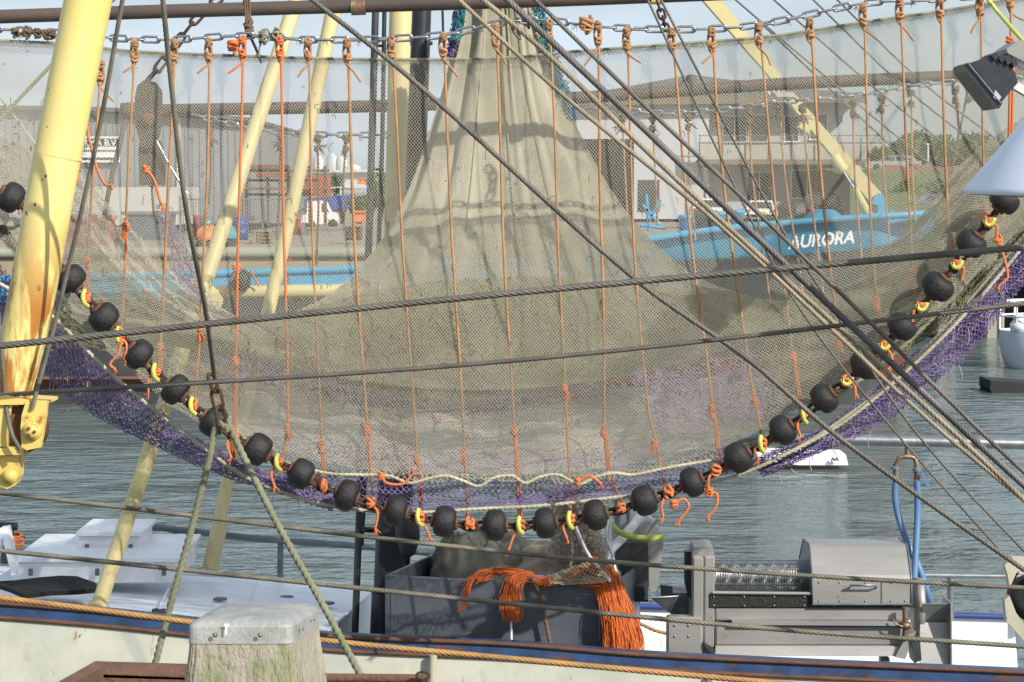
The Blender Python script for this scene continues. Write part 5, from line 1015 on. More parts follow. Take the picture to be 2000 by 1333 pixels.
DR = [
 ([(197, 125), (185, 300), (172, 500), (165, 588)], 500, 'm'), ([(263, 84), (252, 300), (244, 500), (237, 648)], 445, 'b'),
 ([(341, 84), (330, 350), (319, 600), (308, 722)], 690, 'b'), ([(408, 82), (405, 350), (394, 600), (378, 796)], 640, 'b'),
 ([(474, 78), (469, 350), (462, 640), (452, 900)], 705, 'o'), ([(547, 78), (553, 350), (560, 640), (562, 830), (548, 905)], 825, 'o'),
 ([(602, 82), (608, 350), (618, 640), (625, 830), (630, 940)], 860, 'b'), ([(678, 84), (688, 350), (703, 640), (716, 840), (729, 985)], 840, 'b'),
 ([(764, 80), (780, 350), (797, 640), (812, 870), (820, 1002)], 890, 'b'), ([(865, 72), (875, 300), (889, 560), (902, 800), (912, 1020)], 880, 'b'),
 ([(968, 54), (978, 300), (988, 560), (1002, 820), (1013, 1022)], 855, 'b'), ([(1072, 46), (1085, 300), (1094, 560), (1105, 820), (1116, 1014)], 755, 'b'),
 ([(1168, 50), (1171, 300), (1178, 560), (1176, 820), (1190, 940), (1213, 992)], 830, 'b'), ([(1224, 60), (1232, 300), (1244, 560), (1265, 800), (1300, 965)], 870, 'b'),
 ([(1312, 62), (1328, 250), (1352, 480), (1380, 700), (1402, 905)], 800, 'b'), ([(1390, 62), (1402, 250), (1430, 480), (1465, 740), (1486, 858)], 760, 'b'),
 ([(1482, 52), (1500, 250), (1524, 480), (1548, 700), (1562, 810)], 700, 'b'), ([(1582, 42), (1596, 250), (1618, 480), (1640, 680), (1652, 742)], 660, 'b'),
 ([(1686, 14), (1692, 200), (1702, 420), (1712, 600), (1718, 668)], 590, 'b'), ([(1757, 4), (1766, 200), (1778, 420), (1786, 596)], 530, 'b'),
 ([(1836, 0), (1842, 200), (1852, 400), (1860, 522)], 470, 'b'), ([(1914, -5), (1918, 200), (1922, 330), (1926, 436)], 400, 'b'), ([(1974, -20), (1972, 120), (1970, 260), (1972, 400)], 70, 'b')]
def dropper(i, pts, yk, kind, Z=14.4, w=6.6, name='dropper_rope', lab=None, grp='dropper ropes of the front net', tail=True):
    n = len(pts); base = P(*pts[0], Z); m = {'b': 'rope_brown', 'm': 'rope_brown', 'o': 'rope_orange'}[kind]
    root = thing(name, lab, 'rope', base, grp)
    xs = [p[0] for p in pts]; ys = [p[1] for p in pts]; f = lambda y: float(np.interp(y, ys, xs))
    up = [p for p in pts if p[1] < yk-25]+[(f(yk), yk)]; lo = [(f(yk), yk)]+[p for p in pts if p[1] > yk+20]
    zb = lambda y: Z-.14*math.sin(min(1, max(0, (y-ys[0])/(ys[-1]-ys[0])))*PI)*.5
    MB().rope([P(x, y, zb(y)) for x, y in up], px(w/2, Z), 3, ds=px(2.4, Z), wob=.004, pitch=px(13, Z)).build('upper_rope', m, root)
    mb = MB()
    if len(lo) > 1:
        mb.rope([P(x, y, zb(y)) for x, y in lo], px(w/2*1.05, Z), 3, ds=px(2.4, Z), wob=.005, pitch=px(13, Z))
        if i % 2 == 0: mb.rope([P(x+(5 if k else 2), y, zb(y)) for k, (x, y) in enumerate(lo)], px(w/2*.9, Z), 3, ds=px(2.6, Z), wob=.006, pitch=px(13, Z))
        mb.build('lower_rope', 'rope_orange', root)
    x0, y0 = pts[0]; mb = MB(); q = px(1, Z)
    mb.rope([P(x0-2, y0-8, Z), P(x0-7, y0+12, Z-.01), P(x0-5, y0+34, Z-.02), P(f(y0+44), y0+46, Z-.01)], q*2.6, 3, ds=q*2.4); mb.rope([P(x0+1, y0-8, Z+.01), P(x0+5, y0+14, Z-.02), P(x0+4, y0+36, Z), P(f(y0+44), y0+46, Z)], q*2.6, 3, ds=q*2.4)
    knot(mb, P(x0, y0+2, Z-.02), q*6, q*2.5, 4); knot(mb, P(f(y0+28), y0+28, Z-.02), q*6, q*2.4, 3)
    mb.build('top_knot', 'rope_brown' if kind != 'o' else 'rope_orange', root)
    if tail and i % 3 != 2:
        mb = MB(); s_ = random.choice((-1, 1, 1)); xx = f(y0+44); ly = random.uniform(8, 30); mb.rope([P(xx, y0+44, Z-.02), P(xx+s_*12, y0+50+ly*.3, Z-.03), P(xx+s_*random.uniform(16, 30), y0+50+ly, Z-.04)], q*2.4, 3, ds=q*2.4)
        mb.build('loose_end', m, root)
    mb = MB(); kk = [5.4, 4.4, 6, 4, 4.8, 5.6][i*5 % 6]; knot(mb, P(f(yk), yk, zb(yk)-.02), q*kk, q*2.4, 5 if i % 3 else 3)
    if i % 3 != 1: knot(mb, P(f(yk), yk+8+i % 4*3, zb(yk)-.02), q*kk*.8, q*2.2, 3)
    if i % 2: fray(mb, P(f(yk), yk+4, zb(yk)-.03), (random.uniform(-.6, .6), 0, -1), q*24, q*1.1, 12, .3)
    else: fray(mb, P(f(yk), yk, zb(yk)-.03), (random.uniform(-1, 1), 0, -.6), q*14, q*1.6, 4, .4)
    mb.build('lower_knot', 'rope_orange', root); return root
for i, (pts, yk, kind) in enumerate(DR):
    yk += random.uniform(-14, 14)
    c = {'b': 'tan brown', 'o': 'bright orange', 'm': 'brown and orange'}[kind]
    dropper(i, pts, yk, kind, w=[5.8, 5, 6.4, 5.4, 5.6][i % 5], lab='%s rope hanging from the shiny chain, %s of the front row' % (c, nth(i)))
RD = [[(410, 250), (412, 330), (408, 400)], [(548, 262), (546, 380), (540, 470)], [(620, 264), (622, 400), (618, 520)], [(676, 266), (672, 330), (668, 420)], [(1216, 226), (1220, 330), (1226, 430)], [(1274, 226), (1280, 340), (1284, 440)], [(1344, 222), (1348, 350), (1358, 470)], [(1402, 218), (1412, 350), (1440, 560), (1452, 700)],
      [(1462, 212), (1470, 350), (1500, 560), (1520, 720)], [(1522, 206), (1534, 350), (1566, 560), (1582, 720)], [(1567, 206), (1580, 350), (1606, 560), (1620, 690)], [(1666, 196), (1670, 350), (1684, 520), (1692, 640)], [(1722, 188), (1726, 330), (1740, 500), (1748, 600)], [(1780, 176), (1782, 330), (1792, 500)], [(1866, 170), (1872, 260), (1858, 340)], [(1892, 166), (1876, 250), (1860, 330)]]
for i, pts in enumerate(RD):
    root = thing('rear_dropper_rope', 'brown rope hanging from the smaller rear chain, %s of the rear row' % nth(i), 'rope', P(*pts[0], ZR-.3), 'dropper ropes of the rear net')
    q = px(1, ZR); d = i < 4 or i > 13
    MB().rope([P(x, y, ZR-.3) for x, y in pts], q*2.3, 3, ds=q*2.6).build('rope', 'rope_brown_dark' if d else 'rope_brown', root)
    x0, y0 = pts[0]; mb = MB(); knot(mb, P(x0, y0+6, ZR-.34), q*6, q*2.2, 4); knot(mb, P(x0, y0+26, ZR-.34), q*5, q*2, 3); fray(mb, P(x0, y0+20, ZR-.34), (random.uniform(-1, 1), 0, -1), q*24, q*1.2, 6, .5)
    mb.build('knot', 'rope_brown_dark', root)
# ================================================================ BOBBINS
BP = [(-50, 340), (22, 386), (137, 545), (203, 620), (270, 692), (343, 761), (417, 824), (503, 878), (588, 926), (677, 968), (773, 998), (868, 1019), (967, 1026), (1065, 1022), (1163, 1006), (1259, 978), (1352, 942), (1442, 894), (1529, 840), (1610, 778), (1690, 711), (1762, 638), (1832, 560), (1897, 476), (1962, 392)]
ZF = 14.1; proto = None; bob = []
for i, (x, y) in enumerate(BP):
    x0, y0 = BP[max(0, i-1)]; x1, y1 = BP[min(len(BP)-1, i+1)]; 
    if i in (1, 2): x0, y0, x1, y1 = (x-50, y-62, x+50, y+62) if i == 2 else (x-50, y-20, x+50, y+45)
    d = np.array(P(x1, y1, ZF))-np.array(P(x0, y0, ZF)); yaw = .0 if x < 1300 else -.5*(x-1300)/600
    if x < 300: yaw = .35
    if x > 1560: yaw = -.35-.25*math.sin(i*2.3)
    L_ = 'black rubber bobbin on the rusty chain, %s from the left' % (ORD[i-1] if i > 1 else 'first')
    if i == 0: L_ = 'black rubber bobbin cut off by the left edge of the picture'; continue
    c = P(x, y, ZF); root = thing('rubber_bobbin', L_.replace('leftmost from the left', 'leftmost'), 'bobbin', c, 'black rubber bobbins along the foot of the front net')
    mt = frame_mat(d) ; mt = Matrix.Rotation(yaw, 3, 'Z') @ mt @ Matrix.Rotation(i*1.3, 3, 'X'); root.matrix_world = Matrix.Translation(c) @ mt.to_4x4() @ Matrix.Diagonal((random.uniform(.9, 1.08), random.uniform(.95, 1.06), random.uniform(.95, 1.06), 1)); ORG[root.name] = (0, 0, 0)
    s_ = random.uniform(.95, 1.05)*px(1, ZF); bob.append((np.array(c), np.array(mt.col[0])*s_*26))
    if proto is None:
        u = px(1, ZF); pr = []
        for k in range(17):
            a = -PI/2+PI*k/16; pr.append((u*31*max(.0, math.cos(a))**.36, u*21.5*math.sin(a)))
        pr[0] = (u*10, -u*22.2); pr[-1] = (u*10, u*22.2)
        proto = []
        for nm, m, mb in (('rubber_body', 'rubber', MB().lathe(pr, axis='x', sides=32)), ('washer', 'rust_edge', MB().lathe([(0, -u*27), (u*13, -u*27), (u*14.5, -u*25), (u*14.5, -u*21), (0, -u*21)], axis='x', sides=20)), ('washer', 'rust_edge', MB().lathe([(0, u*27), (u*13, u*27), (u*14.5, u*25), (u*14.5, u*21), (0, u*21)], axis='x', sides=20))):
            o = mb.build(nm, m, root); proto.append(o)
    else:
        for o in proto: c2 = o.copy(); C.objects.link(c2); c2.parent = root
ylist = []
for i in range(len(bob)-1):
    a = bob[i][0]+bob[i][1]*.9; b = bob[i+1][0]-bob[i+1][1]*.9
    if i == 0: 
        chain('bobbin_chain', [a, P(80, 450, 14.3), b], px(30, ZF), px(17, ZF), px(3.6, ZF), 'chain_rust', 'rusty chain passing behind the yellow boom between the two leftmost bobbins', group='rusty chain pieces between the bobbins', roll=.5, jitter=.3)
        continue
    chain('bobbin_chain', [a, (a+b)/2-[0, 0, .012], b], px(28, ZF), px(17, ZF), px(3.8, ZF), 'chain_rust', 'rusty chain piece between the %s and %s bobbin from the left' % (ORD[i] if i else 'first', ORD[i+1]), group='rusty chain pieces between the bobbins', roll=.4, jitter=.4)
    c = (a+b)/2; c[1] -= .02; q = px(1, ZF); s_ = None
    if i in (1, 2, 3, 4, 6, 9, 11, 12, 16, 17, 18, 19, 20, 21, 22):
        mb = MB(); t_ = np.linspace(-.2, PI*1.15, 12); f_ = 1 if i < 15 else -1
        e = nrm(b-a); 
        if i < 18: mb.tube([c+[-q*2, -.02, q*17], c+[-q*4, -.045, q*6], c+[-q*2, -.045, -q*7], c+[q*4, -.02, -q*15]], q*4.6, 10, n=12)
        else: mb.tube(c+np.outer(np.cos(t_)*q*10, [1, 0, .2])+np.outer(-np.abs(np.sin(t_))*q*15, [0, 0, 1])+[0, -.04, q*10], q*4.2, 10)
        one('yellow_hook', mb, 'tie_yellow', 'bright yellow plastic sleeve between the %s and %s bobbin from the left' % (ORD[i] if i else 'first', ORD[i+1]), 'rope sleeve', 'yellow sleeves on the bobbin chain')
    mb = MB(); knot(mb, c+[0, -.02, q*2], q*8, q*3, 3); k_ = random.choice((-1, 1))
    if i % 3 != 1 or i > 15:
        p0 = c; p1 = c+[k_*q*14, -.03, -q*random.uniform(4, 26)]; p2 = p1+[k_*q*random.uniform(-8, 12), 0, -q*random.uniform(16, 34)]
        mb.rope([p0, p1, p2], q*3, 3, ds=q*2.4); fray(mb, p2, (k_*.3, 0, -1), q*14, q*1.4, 5, .4)
    one('orange_tie', mb, 'rope_orange', 'knotted orange rope tie on the chain between the %s and %s bobbin from the left' % (ORD[i] if i else 'first', ORD[i+1]), 'rope tie', 'orange ties on the bobbin chain')
# stray orange bits
for pts, lb in (([(235, 665), (232, 690), (215, 712), (225, 722)], 'curled rusty orange cord below the fourth bobbin from the left'), ([(1316, 985), (1335, 975), (1345, 990), (1325, 1018)], 'loose orange cord end hanging right of the fifteenth bobbin'), ([(1385, 960), (1400, 966), (1398, 990), (1382, 1010)], 'loose orange cord end hanging below the sixteenth bobbin'), ([(745, 932), (755, 944), (785, 946), (800, 934), (806, 915)], 'orange cord lying along the wavy white rope'), ([(1128, 942), (1150, 930), (1175, 946)], 'orange cord knotted to the white rope right of centre'), ([(150, 330), (156, 300), (165, 260), (150, 352)], 'orange cord hanging beside the yellow boom'), ([(168, 250), (190, 330), (205, 360), (218, 362)], 'orange cord hanging with frayed end left of the sign'), ([(285, 332), (300, 350), (312, 390), (318, 402)], 'faded orange cord in front of the hanging block'), ([(1950, 470), (1968, 540), (1950, 560)], 'orange cord tied to the purple netting at the right edge')):
    q = px(1, 14); mb = MB(); mb.rope([P(x, y, 14.05) for x, y in pts], q*3.2, 3, ds=q*2.4); fray(mb, P(*pts[-1], 14.05), (.1, 0, -1), q*12, q*1.4, 5, .4); knot(mb, P(*pts[0], 14.05), q*6, q*2.6, 3)
    one('orange_rope_end', mb, 'rope_orange', lb, 'cord')
# ================================================================ THE NET
N = thing('trawl_net', 'large beige shrimp net hoisted to a cone over the boat with purple chafing strips', 'net', P(980, 1000, 14.5))
HL = [(-80, 76), (0, 80), (150, 88), (250, 100), (400, 107), (600, 114), (800, 117), (1000, 113), (1100, 103), (1300, 88), (1500, 72), (1700, 42), (1900, 12), (2100, -30)]
LOW = [(-80, 330), (20, 450), (100, 590), (210, 690), (330, 790), (450, 862), (560, 905), (700, 926), (900, 930), (1150, 930), (1290, 916), (1400, 880), (1500, 836), (1610, 765), (1720, 690), (1850, 595), (1960, 480), (2100, 340)]
def atx(L_, n, lo=-80, hi=2080):
    xs = np.linspace(lo, hi, n); return np.stack([xs, np.interp(xs, [p[0] for p in L_], [p[1] for p in L_])], -1)
def rows2(top, bot, Zs, n=40, lo=-80, hi=2080, lo2=None, hi2=None):
    a = atx(top, n, lo, hi); b = atx(bot, n, lo if lo2 is None else lo2, hi if hi2 is None else hi2); out = []
    for f, Z in zip(np.linspace(0, 1, len(Zs)), Zs): r = a*(1-f)+b*f; out.append(np.c_[r, np.full(n, Z)])
    return out
def warp(ax_, ay, az, fx=9, fy=5, ph=0):
    return lambda U, V: np.stack([ax_*np.sin(fx*U*2+fy*V+ph)*V, ay*np.sin(fx*U*1.3+ph)*np.sin(PI*V), az*(np.sin(fx*3*U+2*V+ph)*.6+np.sin(fx*7*U+fy*V+ph*2)*.4)*np.sin(PI*np.clip(V, .02, 1)*.9)], -1)
G = surf(rows2(HL, LOW, (14.55, 14.5, 14.4, 14.3, 14.25)), 740, 214, warp(2.5, 2, .05))
G_front = G; mb = MB(); netting(mb, G, .0025, jit=.10); mb.build('front_panel', 'net_front', N)
# header rope, and the stitched selvedge below it
hp = spline([P(x, y, 14.53) for x, y in HL], 60); mb = MB().rope(hp, px(3.4, 14.5), 3, ds=px(2.4, 14.5)); 
q = spline([P(x, y+6, 14.51) for x, y in HL], 1400); d = np.diff(q, axis=0)
sv = []
for k in range(0, 1398, 2):
    c = q[k]; s_ = random.uniform(.7, 1.5); mb.tube([c+[0, 0, px(6, 14.5)], c+[px(2.5, 14.5), -.006, -px(5, 14.5)*s_], c+[px(4, 14.5), 0, px(5, 14.5)]], .0022, 4, caps=False)
mb.build('header_rope', 'rope_head', N)
# the cone: outer and inner cloth with pleats
CL = [(905, -10), (893, 60), (872, 140), (845, 230), (800, 360), (742, 470), (640, 575), (480, 640), (330, 640)]
CR = [(1045, -10), (1062, 60), (1085, 140), (1122, 240), (1185, 360), (1262, 460), (1370, 545), (1520, 590), (1680, 575)]
def cone_rows(inset=0, zb=0.):
    out = []
    for k, (l, r) in enumerate(zip(CL, CR)):
        f = k/(len(CL)-1); xs = np.linspace(l[0]+inset, r[0]-inset, 30); s_ = np.linspace(-1, 1, 30)
        yb = np.linspace(l[1], r[1], 30)+(1-s_**2)*(12*f**.5 + (235*(f-.4)**1.0 if f > .4 else 0))
        out.append(np.c_[xs, yb, 16.2+zb-1.0*f**2-.3*f**2*(1-s_**2)-.1*(1-s_**2)])
    return out
def pleat(amp, ph=0, k=1.):
    def f(U, V):
        e = np.clip(1-V*.55, .2, 1); ax_ = (U-.5)
        q_ = U+.05*np.sin(U*9+ph)+.03*np.sin(U*23+2*V); z = amp*e*(np.sin(q_*34*k+ph+V*1.3)*(.5+.5*np.sin(U*8+ph))+.5*np.sin(q_*71*k+2+ph+V*2)*(.5+.5*np.cos(U*13))+.8*np.sin(q_*13*k+1+ph))
        return np.stack([6*e*np.sin(U*46*k+ph+.8)*V**.5, 0*U, z], -1)
    return f
def dense(name, rows, nu, nv, th, m, disp, jit=.25, layers=1, off=(0, .04, 0)):
    mb = MB()
    for k in range(layers): netting(mb, surf(rows, nu-7*k, nv-5*k, disp)+np.array(off)*k, th, jit=jit, solid=False)
    return mb.build(name, m, N)
dense('cone', cone_rows(), 320, 226, .0050, 'net_cone', pleat(.036), .12, layers=1)
dense('cone_back', cone_rows(4, .25), 250, 190, .0066, 'net_cone', pleat(.03, 2), .15, layers=1)
# centre seam and the coloured strips along the cone
mb = MB(); c = surf(cone_rows(), 41, 60, pleat(.028)); mb.tube(c[:50, 21]-[0, .02, 0], .006, 5); mb.tube(c[:34, 12]-[0, .015, 0], .003, 5); mb.tube(c[:40, 28]-[0, .015, 0], .003, 5); mb.tube(c[44, 4:38]-[0, .02, 0], .0035, 5); mb.build('seams', 'net_olive', N)
def strip(name, rows, nu, nv, th, m, amp=.02, jit=.3, layers=1):
    mb = MB()
    for k in range(layers):
        a_, b_ = nu+k*3, nv+k; uu, vv = np.meshgrid(np.linspace(0, 1, a_), np.linspace(0, 1, b_)); ed = np.minimum(np.minimum(uu, 1-uu)*7, np.minimum(vv, 1-vv)*3.2); ed = ed+.25*np.sin(uu*19+k)*np.sin(vv*7+uu*11)
        mk_ = (RNG.random(ed.shape) < ed+.1) if 'patch' in name else None
        netting(mb, surf(rows, nu+k*3, nv+k, lambda U, V: np.stack([3*np.sin(V*31+k+U*5), 3*np.sin(U*17+V*9+k), amp*np.sin(U*40+V*13+k*2)], -1))+np.array([0, .03, .008])*k, th, jit=jit, mask=mk_)
    return mb.build(name, m, N)
strip('side_strip', [[(890, -10, 16.1), (901, -10, 16.1)], [(884, 60, 16.1), (895, 60, 16.1)], [(870, 112, 16.1), (884, 112, 16.1)]], 9, 60, .005, 'net_purple', layers=2)
strip('side_strip', [[(898, -10, 16), (912, -10, 16)], [(892, 40, 16), (905, 40, 16)], [(886, 80, 16), (895, 80, 16)]], 9, 40, .005, 'net_teal', layers=2)
strip('side_strip', [[(1036, -10, 16.1), (1052, -10, 16.1)], [(1064, 90, 16.1), (1080, 90, 16.1)], [(1088, 170, 16.1), (1106, 170, 16.1)], [(1112, 235, 16.1), (1128, 235, 16.1)]], 9, 110, .005, 'net_teal', layers=2)
# belly hanging from the cone, left and right arms, dark folds
BT = [(120, 585), (250, 620), (420, 640), (620, 600), (760, 560), (1000, 540), (1200, 560), (1350, 560), (1520, 590), (1700, 560), (1850, 490), (2000, 400)]
BBm = [(120, 610), (250, 650), (420, 690), (620, 740), (760, 772), (1000, 784), (1130, 764), (1300, 722), (1500, 676), (1700, 620), (1850, 540), (2000, 450)]
def fold(amp, fx, sl=3., dx=4, dy=4):
    return lambda U, V: np.stack([dx*np.sin(V*9+U*fx*.7), dy*np.sin(U*fx+V*sl), amp*(np.sin(U*fx+V*sl)+.5*np.sin(U*fx*2.3-V*sl*1.7)+.6*np.sin(V*11+U*4))], -1)
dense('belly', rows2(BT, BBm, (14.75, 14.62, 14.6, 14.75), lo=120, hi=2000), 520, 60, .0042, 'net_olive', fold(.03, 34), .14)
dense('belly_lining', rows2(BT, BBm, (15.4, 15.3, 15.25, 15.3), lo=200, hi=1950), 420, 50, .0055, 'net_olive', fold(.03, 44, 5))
# arms sweeping from the corners into the belly
LA1 = [[(-60, 240, 14.9), (60, 300, 14.9), (180, 460, 14.85), (300, 590, 14.8), (480, 660, 14.75)], [(-60, 330, 14.8), (60, 420, 14.85), (160, 560, 14.8), (290, 650, 14.75), (470, 712, 14.7)], [(-60, 400, 14.7), (30, 500, 14.7), (120, 600, 14.7), (280, 730, 14.6), (460, 790, 14.6)]]
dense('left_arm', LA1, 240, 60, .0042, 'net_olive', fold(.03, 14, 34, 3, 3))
dense('left_arm_fold', [[(150, 330, 15.2), (240, 430, 15.2), (370, 560, 15.1), (520, 650, 15)], [(110, 380, 15), (200, 500, 15), (330, 610, 15), (500, 680, 14.9)]], 190, 26, .0048, 'net_pale', fold(.03, 10, 22, 2, 2))
RA1 = [[(1480, 585, 14.8), (1600, 572, 14.8), (1740, 515, 14.8), (1860, 420, 14.8), (2060, 250, 14.9)], [(1490, 660, 14.7), (1620, 635, 14.7), (1770, 580, 14.7), (1890, 490, 14.7), (2060, 350, 14.8)], [(1480, 840, 14.6), (1640, 755, 14.55), (1770, 690, 14.5), (1890, 595, 14.5), (2060, 420, 14.6)]]
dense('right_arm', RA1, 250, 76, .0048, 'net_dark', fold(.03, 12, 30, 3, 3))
dense('right_arm_fold', [[(1680, 520, 15.1), (1800, 420, 15.1), (1900, 300, 15.2), (2040, 200, 15.2)], [(1690, 560, 15), (1800, 500, 15), (1900, 420, 15), (2050, 330, 15)]], 180, 40, .0050, 'net_olive', fold(.03, 10, 22, 2, 2))
# lower layers behind the front panel: mauve band coloured as belly shade, lilac patches and pale bottom cloth
LB = [(330, 700), (450, 720), (640, 745), (800, 770), (1000, 780), (1200, 755), (1400, 730), (1650, 640)]
LC = [(330, 790), (450, 850), (560, 895), (700, 918), (900, 922), (1150, 922), (1290, 906), (1400, 872), (1500, 830), (1650, 735)]
dense('lower_panel', rows2(LB, LC, (15.0, 14.95, 14.85, 14.7), lo=330, hi=1650), 370, 66, .0038, 'net_pale', lambda U, V: np.stack([8*np.sin(V*4+U*9), 7*np.sin(U*11+V*3), .07*np.sin(U*22+V*7)+.03*np.sin(U*47-V*5)], -1), .1)
strip('purple_patch', [[(1230, 722, 14.62), (1330, 705, 14.62), (1460, 688, 14.6)], [(1240, 770, 14.6), (1370, 780, 14.6), (1530, 760, 14.58)], [(1290, 850, 14.55), (1400, 850, 14.55), (1540, 800, 14.5)]], 60, 36, .0042, 'net_lilac', .03, layers=2)
strip('purple_patch', [[(380, 660, 14.6), (520, 690, 14.6), (700, 756, 14.6), (900, 782, 14.6), (1220, 742, 14.6)], [(400, 730, 14.6), (520, 755, 14.6), (700, 795, 14.6), (900, 812, 14.6), (1220, 770, 14.6)]], 190, 12, .0048, 'net_mauve_shade', .03, layers=2)  # dark mauve mesh band paints the shading along the belly's lower edge
strip('purple_patch', [[(470, 838, 14.5), (620, 850, 14.5), (900, 872, 14.5), (1200, 868, 14.5), (1400, 830, 14.5)], [(500, 880, 14.45), (640, 915, 14.45), (900, 925, 14.45), (1200, 920, 14.45), (1390, 880, 14.5)]], 190, 12, .0038, 'net_lilac', .03)
strip('purple_patch', [[(300, 395, 15.3), (325, 395, 15.3)], [(320, 470, 15.3), (365, 490, 15.3)], [(345, 560, 15.2), (420, 600, 15.2)], [(400, 640, 15.1), (440, 650, 15.1)]], 18, 50, .005, 'net_lilac', .02, layers=2)
# coarse purple skirt between the foot of the panel and the ground rope
SK = [[(540, 905, 14.3), (700, 926, 14.25), (900, 932, 14.25), (1150, 932, 14.25), (1300, 916, 14.3), (1420, 872, 14.3)], [(520, 940, 14.3), (700, 962, 14.3), (900, 966, 14.3), (1150, 962, 14.3), (1310, 950, 14.3), (1440, 905, 14.3)], [(540, 962, 14.25), (640, 990, 14.25), (800, 1004, 14.25), (1000, 992, 14.25), (1250, 968, 14.25), (1470, 915, 14.3)]]
strip('purple_skirt', SK, 160, 13, .0056, 'net_purple', .015, .08, layers=1)
strip('skirt_edge', [[(540, 915, 14.28), (900, 926, 14.24), (1150, 926, 14.24), (1400, 882, 14.3)], [(540, 928, 14.28), (900, 940, 14.24), (1150, 940, 14.24), (1400, 896, 14.3)]], 150, 3, .0065, 'rope_white', .01, .3)
LS = [[(-20, 500, 14.6), (70, 600, 14.5), (150, 668, 14.4), (260, 765, 14.4), (385, 858, 14.35), (520, 925, 14.3), (650, 975, 14.3)], [(-20, 580, 14.6), (70, 660, 14.5), (150, 735, 14.45), (265, 822, 14.4), (395, 890, 14.35), (525, 946, 14.3), (650, 990, 14.3)], [(-20, 640, 14.7), (75, 720, 14.6), (150, 790, 14.5), (270, 860, 14.45), (400, 916, 14.4), (530, 962, 14.3), (650, 998, 14.3)]]
strip('purple_skirt', LS, 130, 17, .0054, 'net_purple', .04, .12, layers=2)
RS = [[(2080, 380, 14.5), (1960, 520, 14.5), (1860, 630, 14.45), (1730, 745, 14.4), (1610, 835, 14.35), (1470, 905, 14.3)], [(2080, 425, 14.6), (1970, 550, 14.55), (1870, 660, 14.5), (1740, 775, 14.45), (1620, 852, 14.4), (1480, 918, 14.3)], [(2080, 470, 14.7), (1985, 575, 14.65), (1890, 690, 14.6), (1755, 805, 14.5), (1630, 875, 14.4), (1490, 932, 14.3)]]
strip('purple_skirt', RS, 150, 19, .0056, 'net_purple', .04, .13, layers=2)
# loose ends, menders' twine and weed caught in the meshes
mb = MB(); mw = MB()
for k in range(60):
    rw = random.choice((LS[1], LS[2], RS[1], RS[2], SK[1])); a = spline(rw, 60)[random.randrange(3, 57)]; p0 = np.array(P(a[0]+random.uniform(-6, 6), a[1]+random.uniform(-14, 6), a[2]-.03)); l_ = random.uniform(.03, .11)
    (mb if k % 3 else mw).tube([p0, p0+[random.uniform(-.02, .02), 0, -l_*.5], p0+[random.uniform(-.035, .035), 0, -l_]], .0022, 4, n=6, caps=False)
tag(mb.build('loose_strands', 'net_lilac', N), kind='stuff'); tag(mw.build('pale_strands', 'rope_white', N), kind='stuff')
mb = MB(); mo = MB()
for k in range(420):
    v = random.random()**.6; u = random.random(); p0 = G_front[int(v*190), int(u*636)]-np.array([0, .01, 0])
    d_ = nrm(RNG.normal(size=3)*[1, .2, 1]); l_ = random.uniform(.01, .035)
    (mo if k % 9 == 0 else mb).tube([p0, p0+d_*l_, p0+d_*l_+[0, 0, -l_]], .0022, 4, n=5, caps=False)
tag(mb.build('caught_weed', 'net_dark', N), kind='stuff'); tag(mo.build('repair_twine', 'rope_orange', N), kind='stuff')
# ropes of the net foot
def nrope(name, pts, w, m='rope_white', Z=14.15, strands=3): return MB().rope([P(*(p if len(p) == 3 else (*p, Z))) for p in pts], px(w/2, Z), strands, ds=px(2.6, Z)).build(name, m, N)
nrope('ground_rope', [(-60, 520), (60, 590), (105, 620), (150, 665), (215, 728), (300, 800), (400, 876), (480, 932), (600, 978), (700, 996), (800, 1002), (940, 994), (1060, 988), (1200, 972), (1330, 956), (1450, 925), (1540, 885), (1640, 830), (1740, 752), (1850, 650), (1950, 540), (2080, 380)], 8, Z=14.2)
w_ = [(560, 905)]+[(x, y) for x, y in ((640, 925), (700, 928), (760, 930), (800, 944), (835, 936), (870, 930), (905, 940), (935, 950), (965, 934), (1000, 930), (1025, 944), (1055, 932), (1090, 928), (1130, 946), (1165, 932), (1200, 925), (1235, 928), (1300, 915), (1400, 898))]
nrope('wavy_rope', w_, 7.5, Z=14.17)
nrope('selvedge_rope', [(1420, 890), (1520, 842), (1640, 770), (1760, 680), (1880, 560), (1980, 440), (2080, 330)], 9, 'rope_head', 14.3)
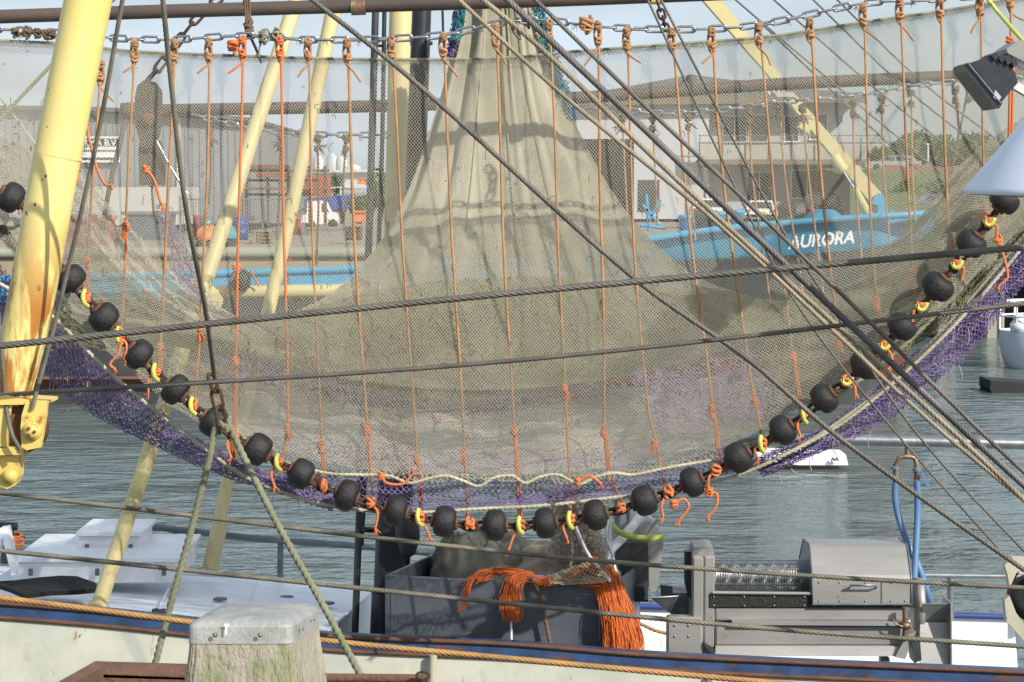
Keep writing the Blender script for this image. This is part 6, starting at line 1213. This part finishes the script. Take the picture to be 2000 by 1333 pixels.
nrope('selvedge_rope', [(-60, 400), (40, 500), (120, 600), (240, 700), (350, 790), (470, 862), (560, 905)], 7, 'rope_head', 14.3)
nrope('selvedge_rope', [(1480, 915), (1600, 850), (1760, 730), (1900, 580), (2080, 370)], 8, 'rope_white', 14.28)
# rear net pieces
N2 = thing('rear_net', 'dark folds of the second net hanging behind the front one at lower left', 'net', P(440, 700, 20))
mb = MB()
for k in range(2): netting(mb, surf([[(60, 600, 20.5+k*.3), (420, 640, 20.5), (620, 660, 20.5), (900, 690, 20.5)], [(60, 680, 20.5), (420, 700, 20.5), (620, 740, 20.5), (900, 750, 20.5)]], 190, 24, lambda U, V: np.stack([3*np.sin(V*9+U*20), 6*np.sin(U*30+k), .05*np.sin(U*60+V*9)], -1)), .0075, jit=.35)
mb.build('fold', 'net_dark', N2)
mb = MB(); netting(mb, surf([[(400, 690, 20.2), (520, 700, 20.2), (640, 720, 20.2)], [(390, 735, 20.2), (520, 750, 20.2), (660, 765, 20.2)]], 60, 18), .008, jit=.4); mb.build('purple_fold', 'net_purple', N2)
c = P(470, 548, 20.4); root = thing('rear_bobbin', 'black bobbin of the rear net above the horizontal yellow tube', 'bobbin', c, 'bobbins of the rear net')
for k, (x, y) in enumerate(((470, 548), (596, 645))):
    if k: root = thing('rear_bobbin', 'black bobbin of the rear net half hidden below the yellow tube', 'bobbin', P(x, y, 20.4), 'bobbins of the rear net')
    u = px(1, 20.4); MB().lathe([(0, -u*18), (u*14, -u*18), (u*21, -u*9), (u*22, 0), (u*21, u*9), (u*14, u*18), (0, u*18)], P(x, y, 20.4), 'x', 26).build('rubber_body', 'rubber', root)
    mb = MB(); mb.rope([P(x-30, y+20, 20.4), P(x-12, y-12, 20.3), P(x, y-30, 20.3)], u*2.4, 3, ds=u*2.4); knot(mb, P(x-8, y-26, 20.3), u*7, u*2.4, 4); mb.rope([P(x+20, y-20, 20.4), P(x+36, y+12, 20.4)], u*2.4, 3, ds=u*2.4); mb.build('orange_tie', 'rope_orange', root)
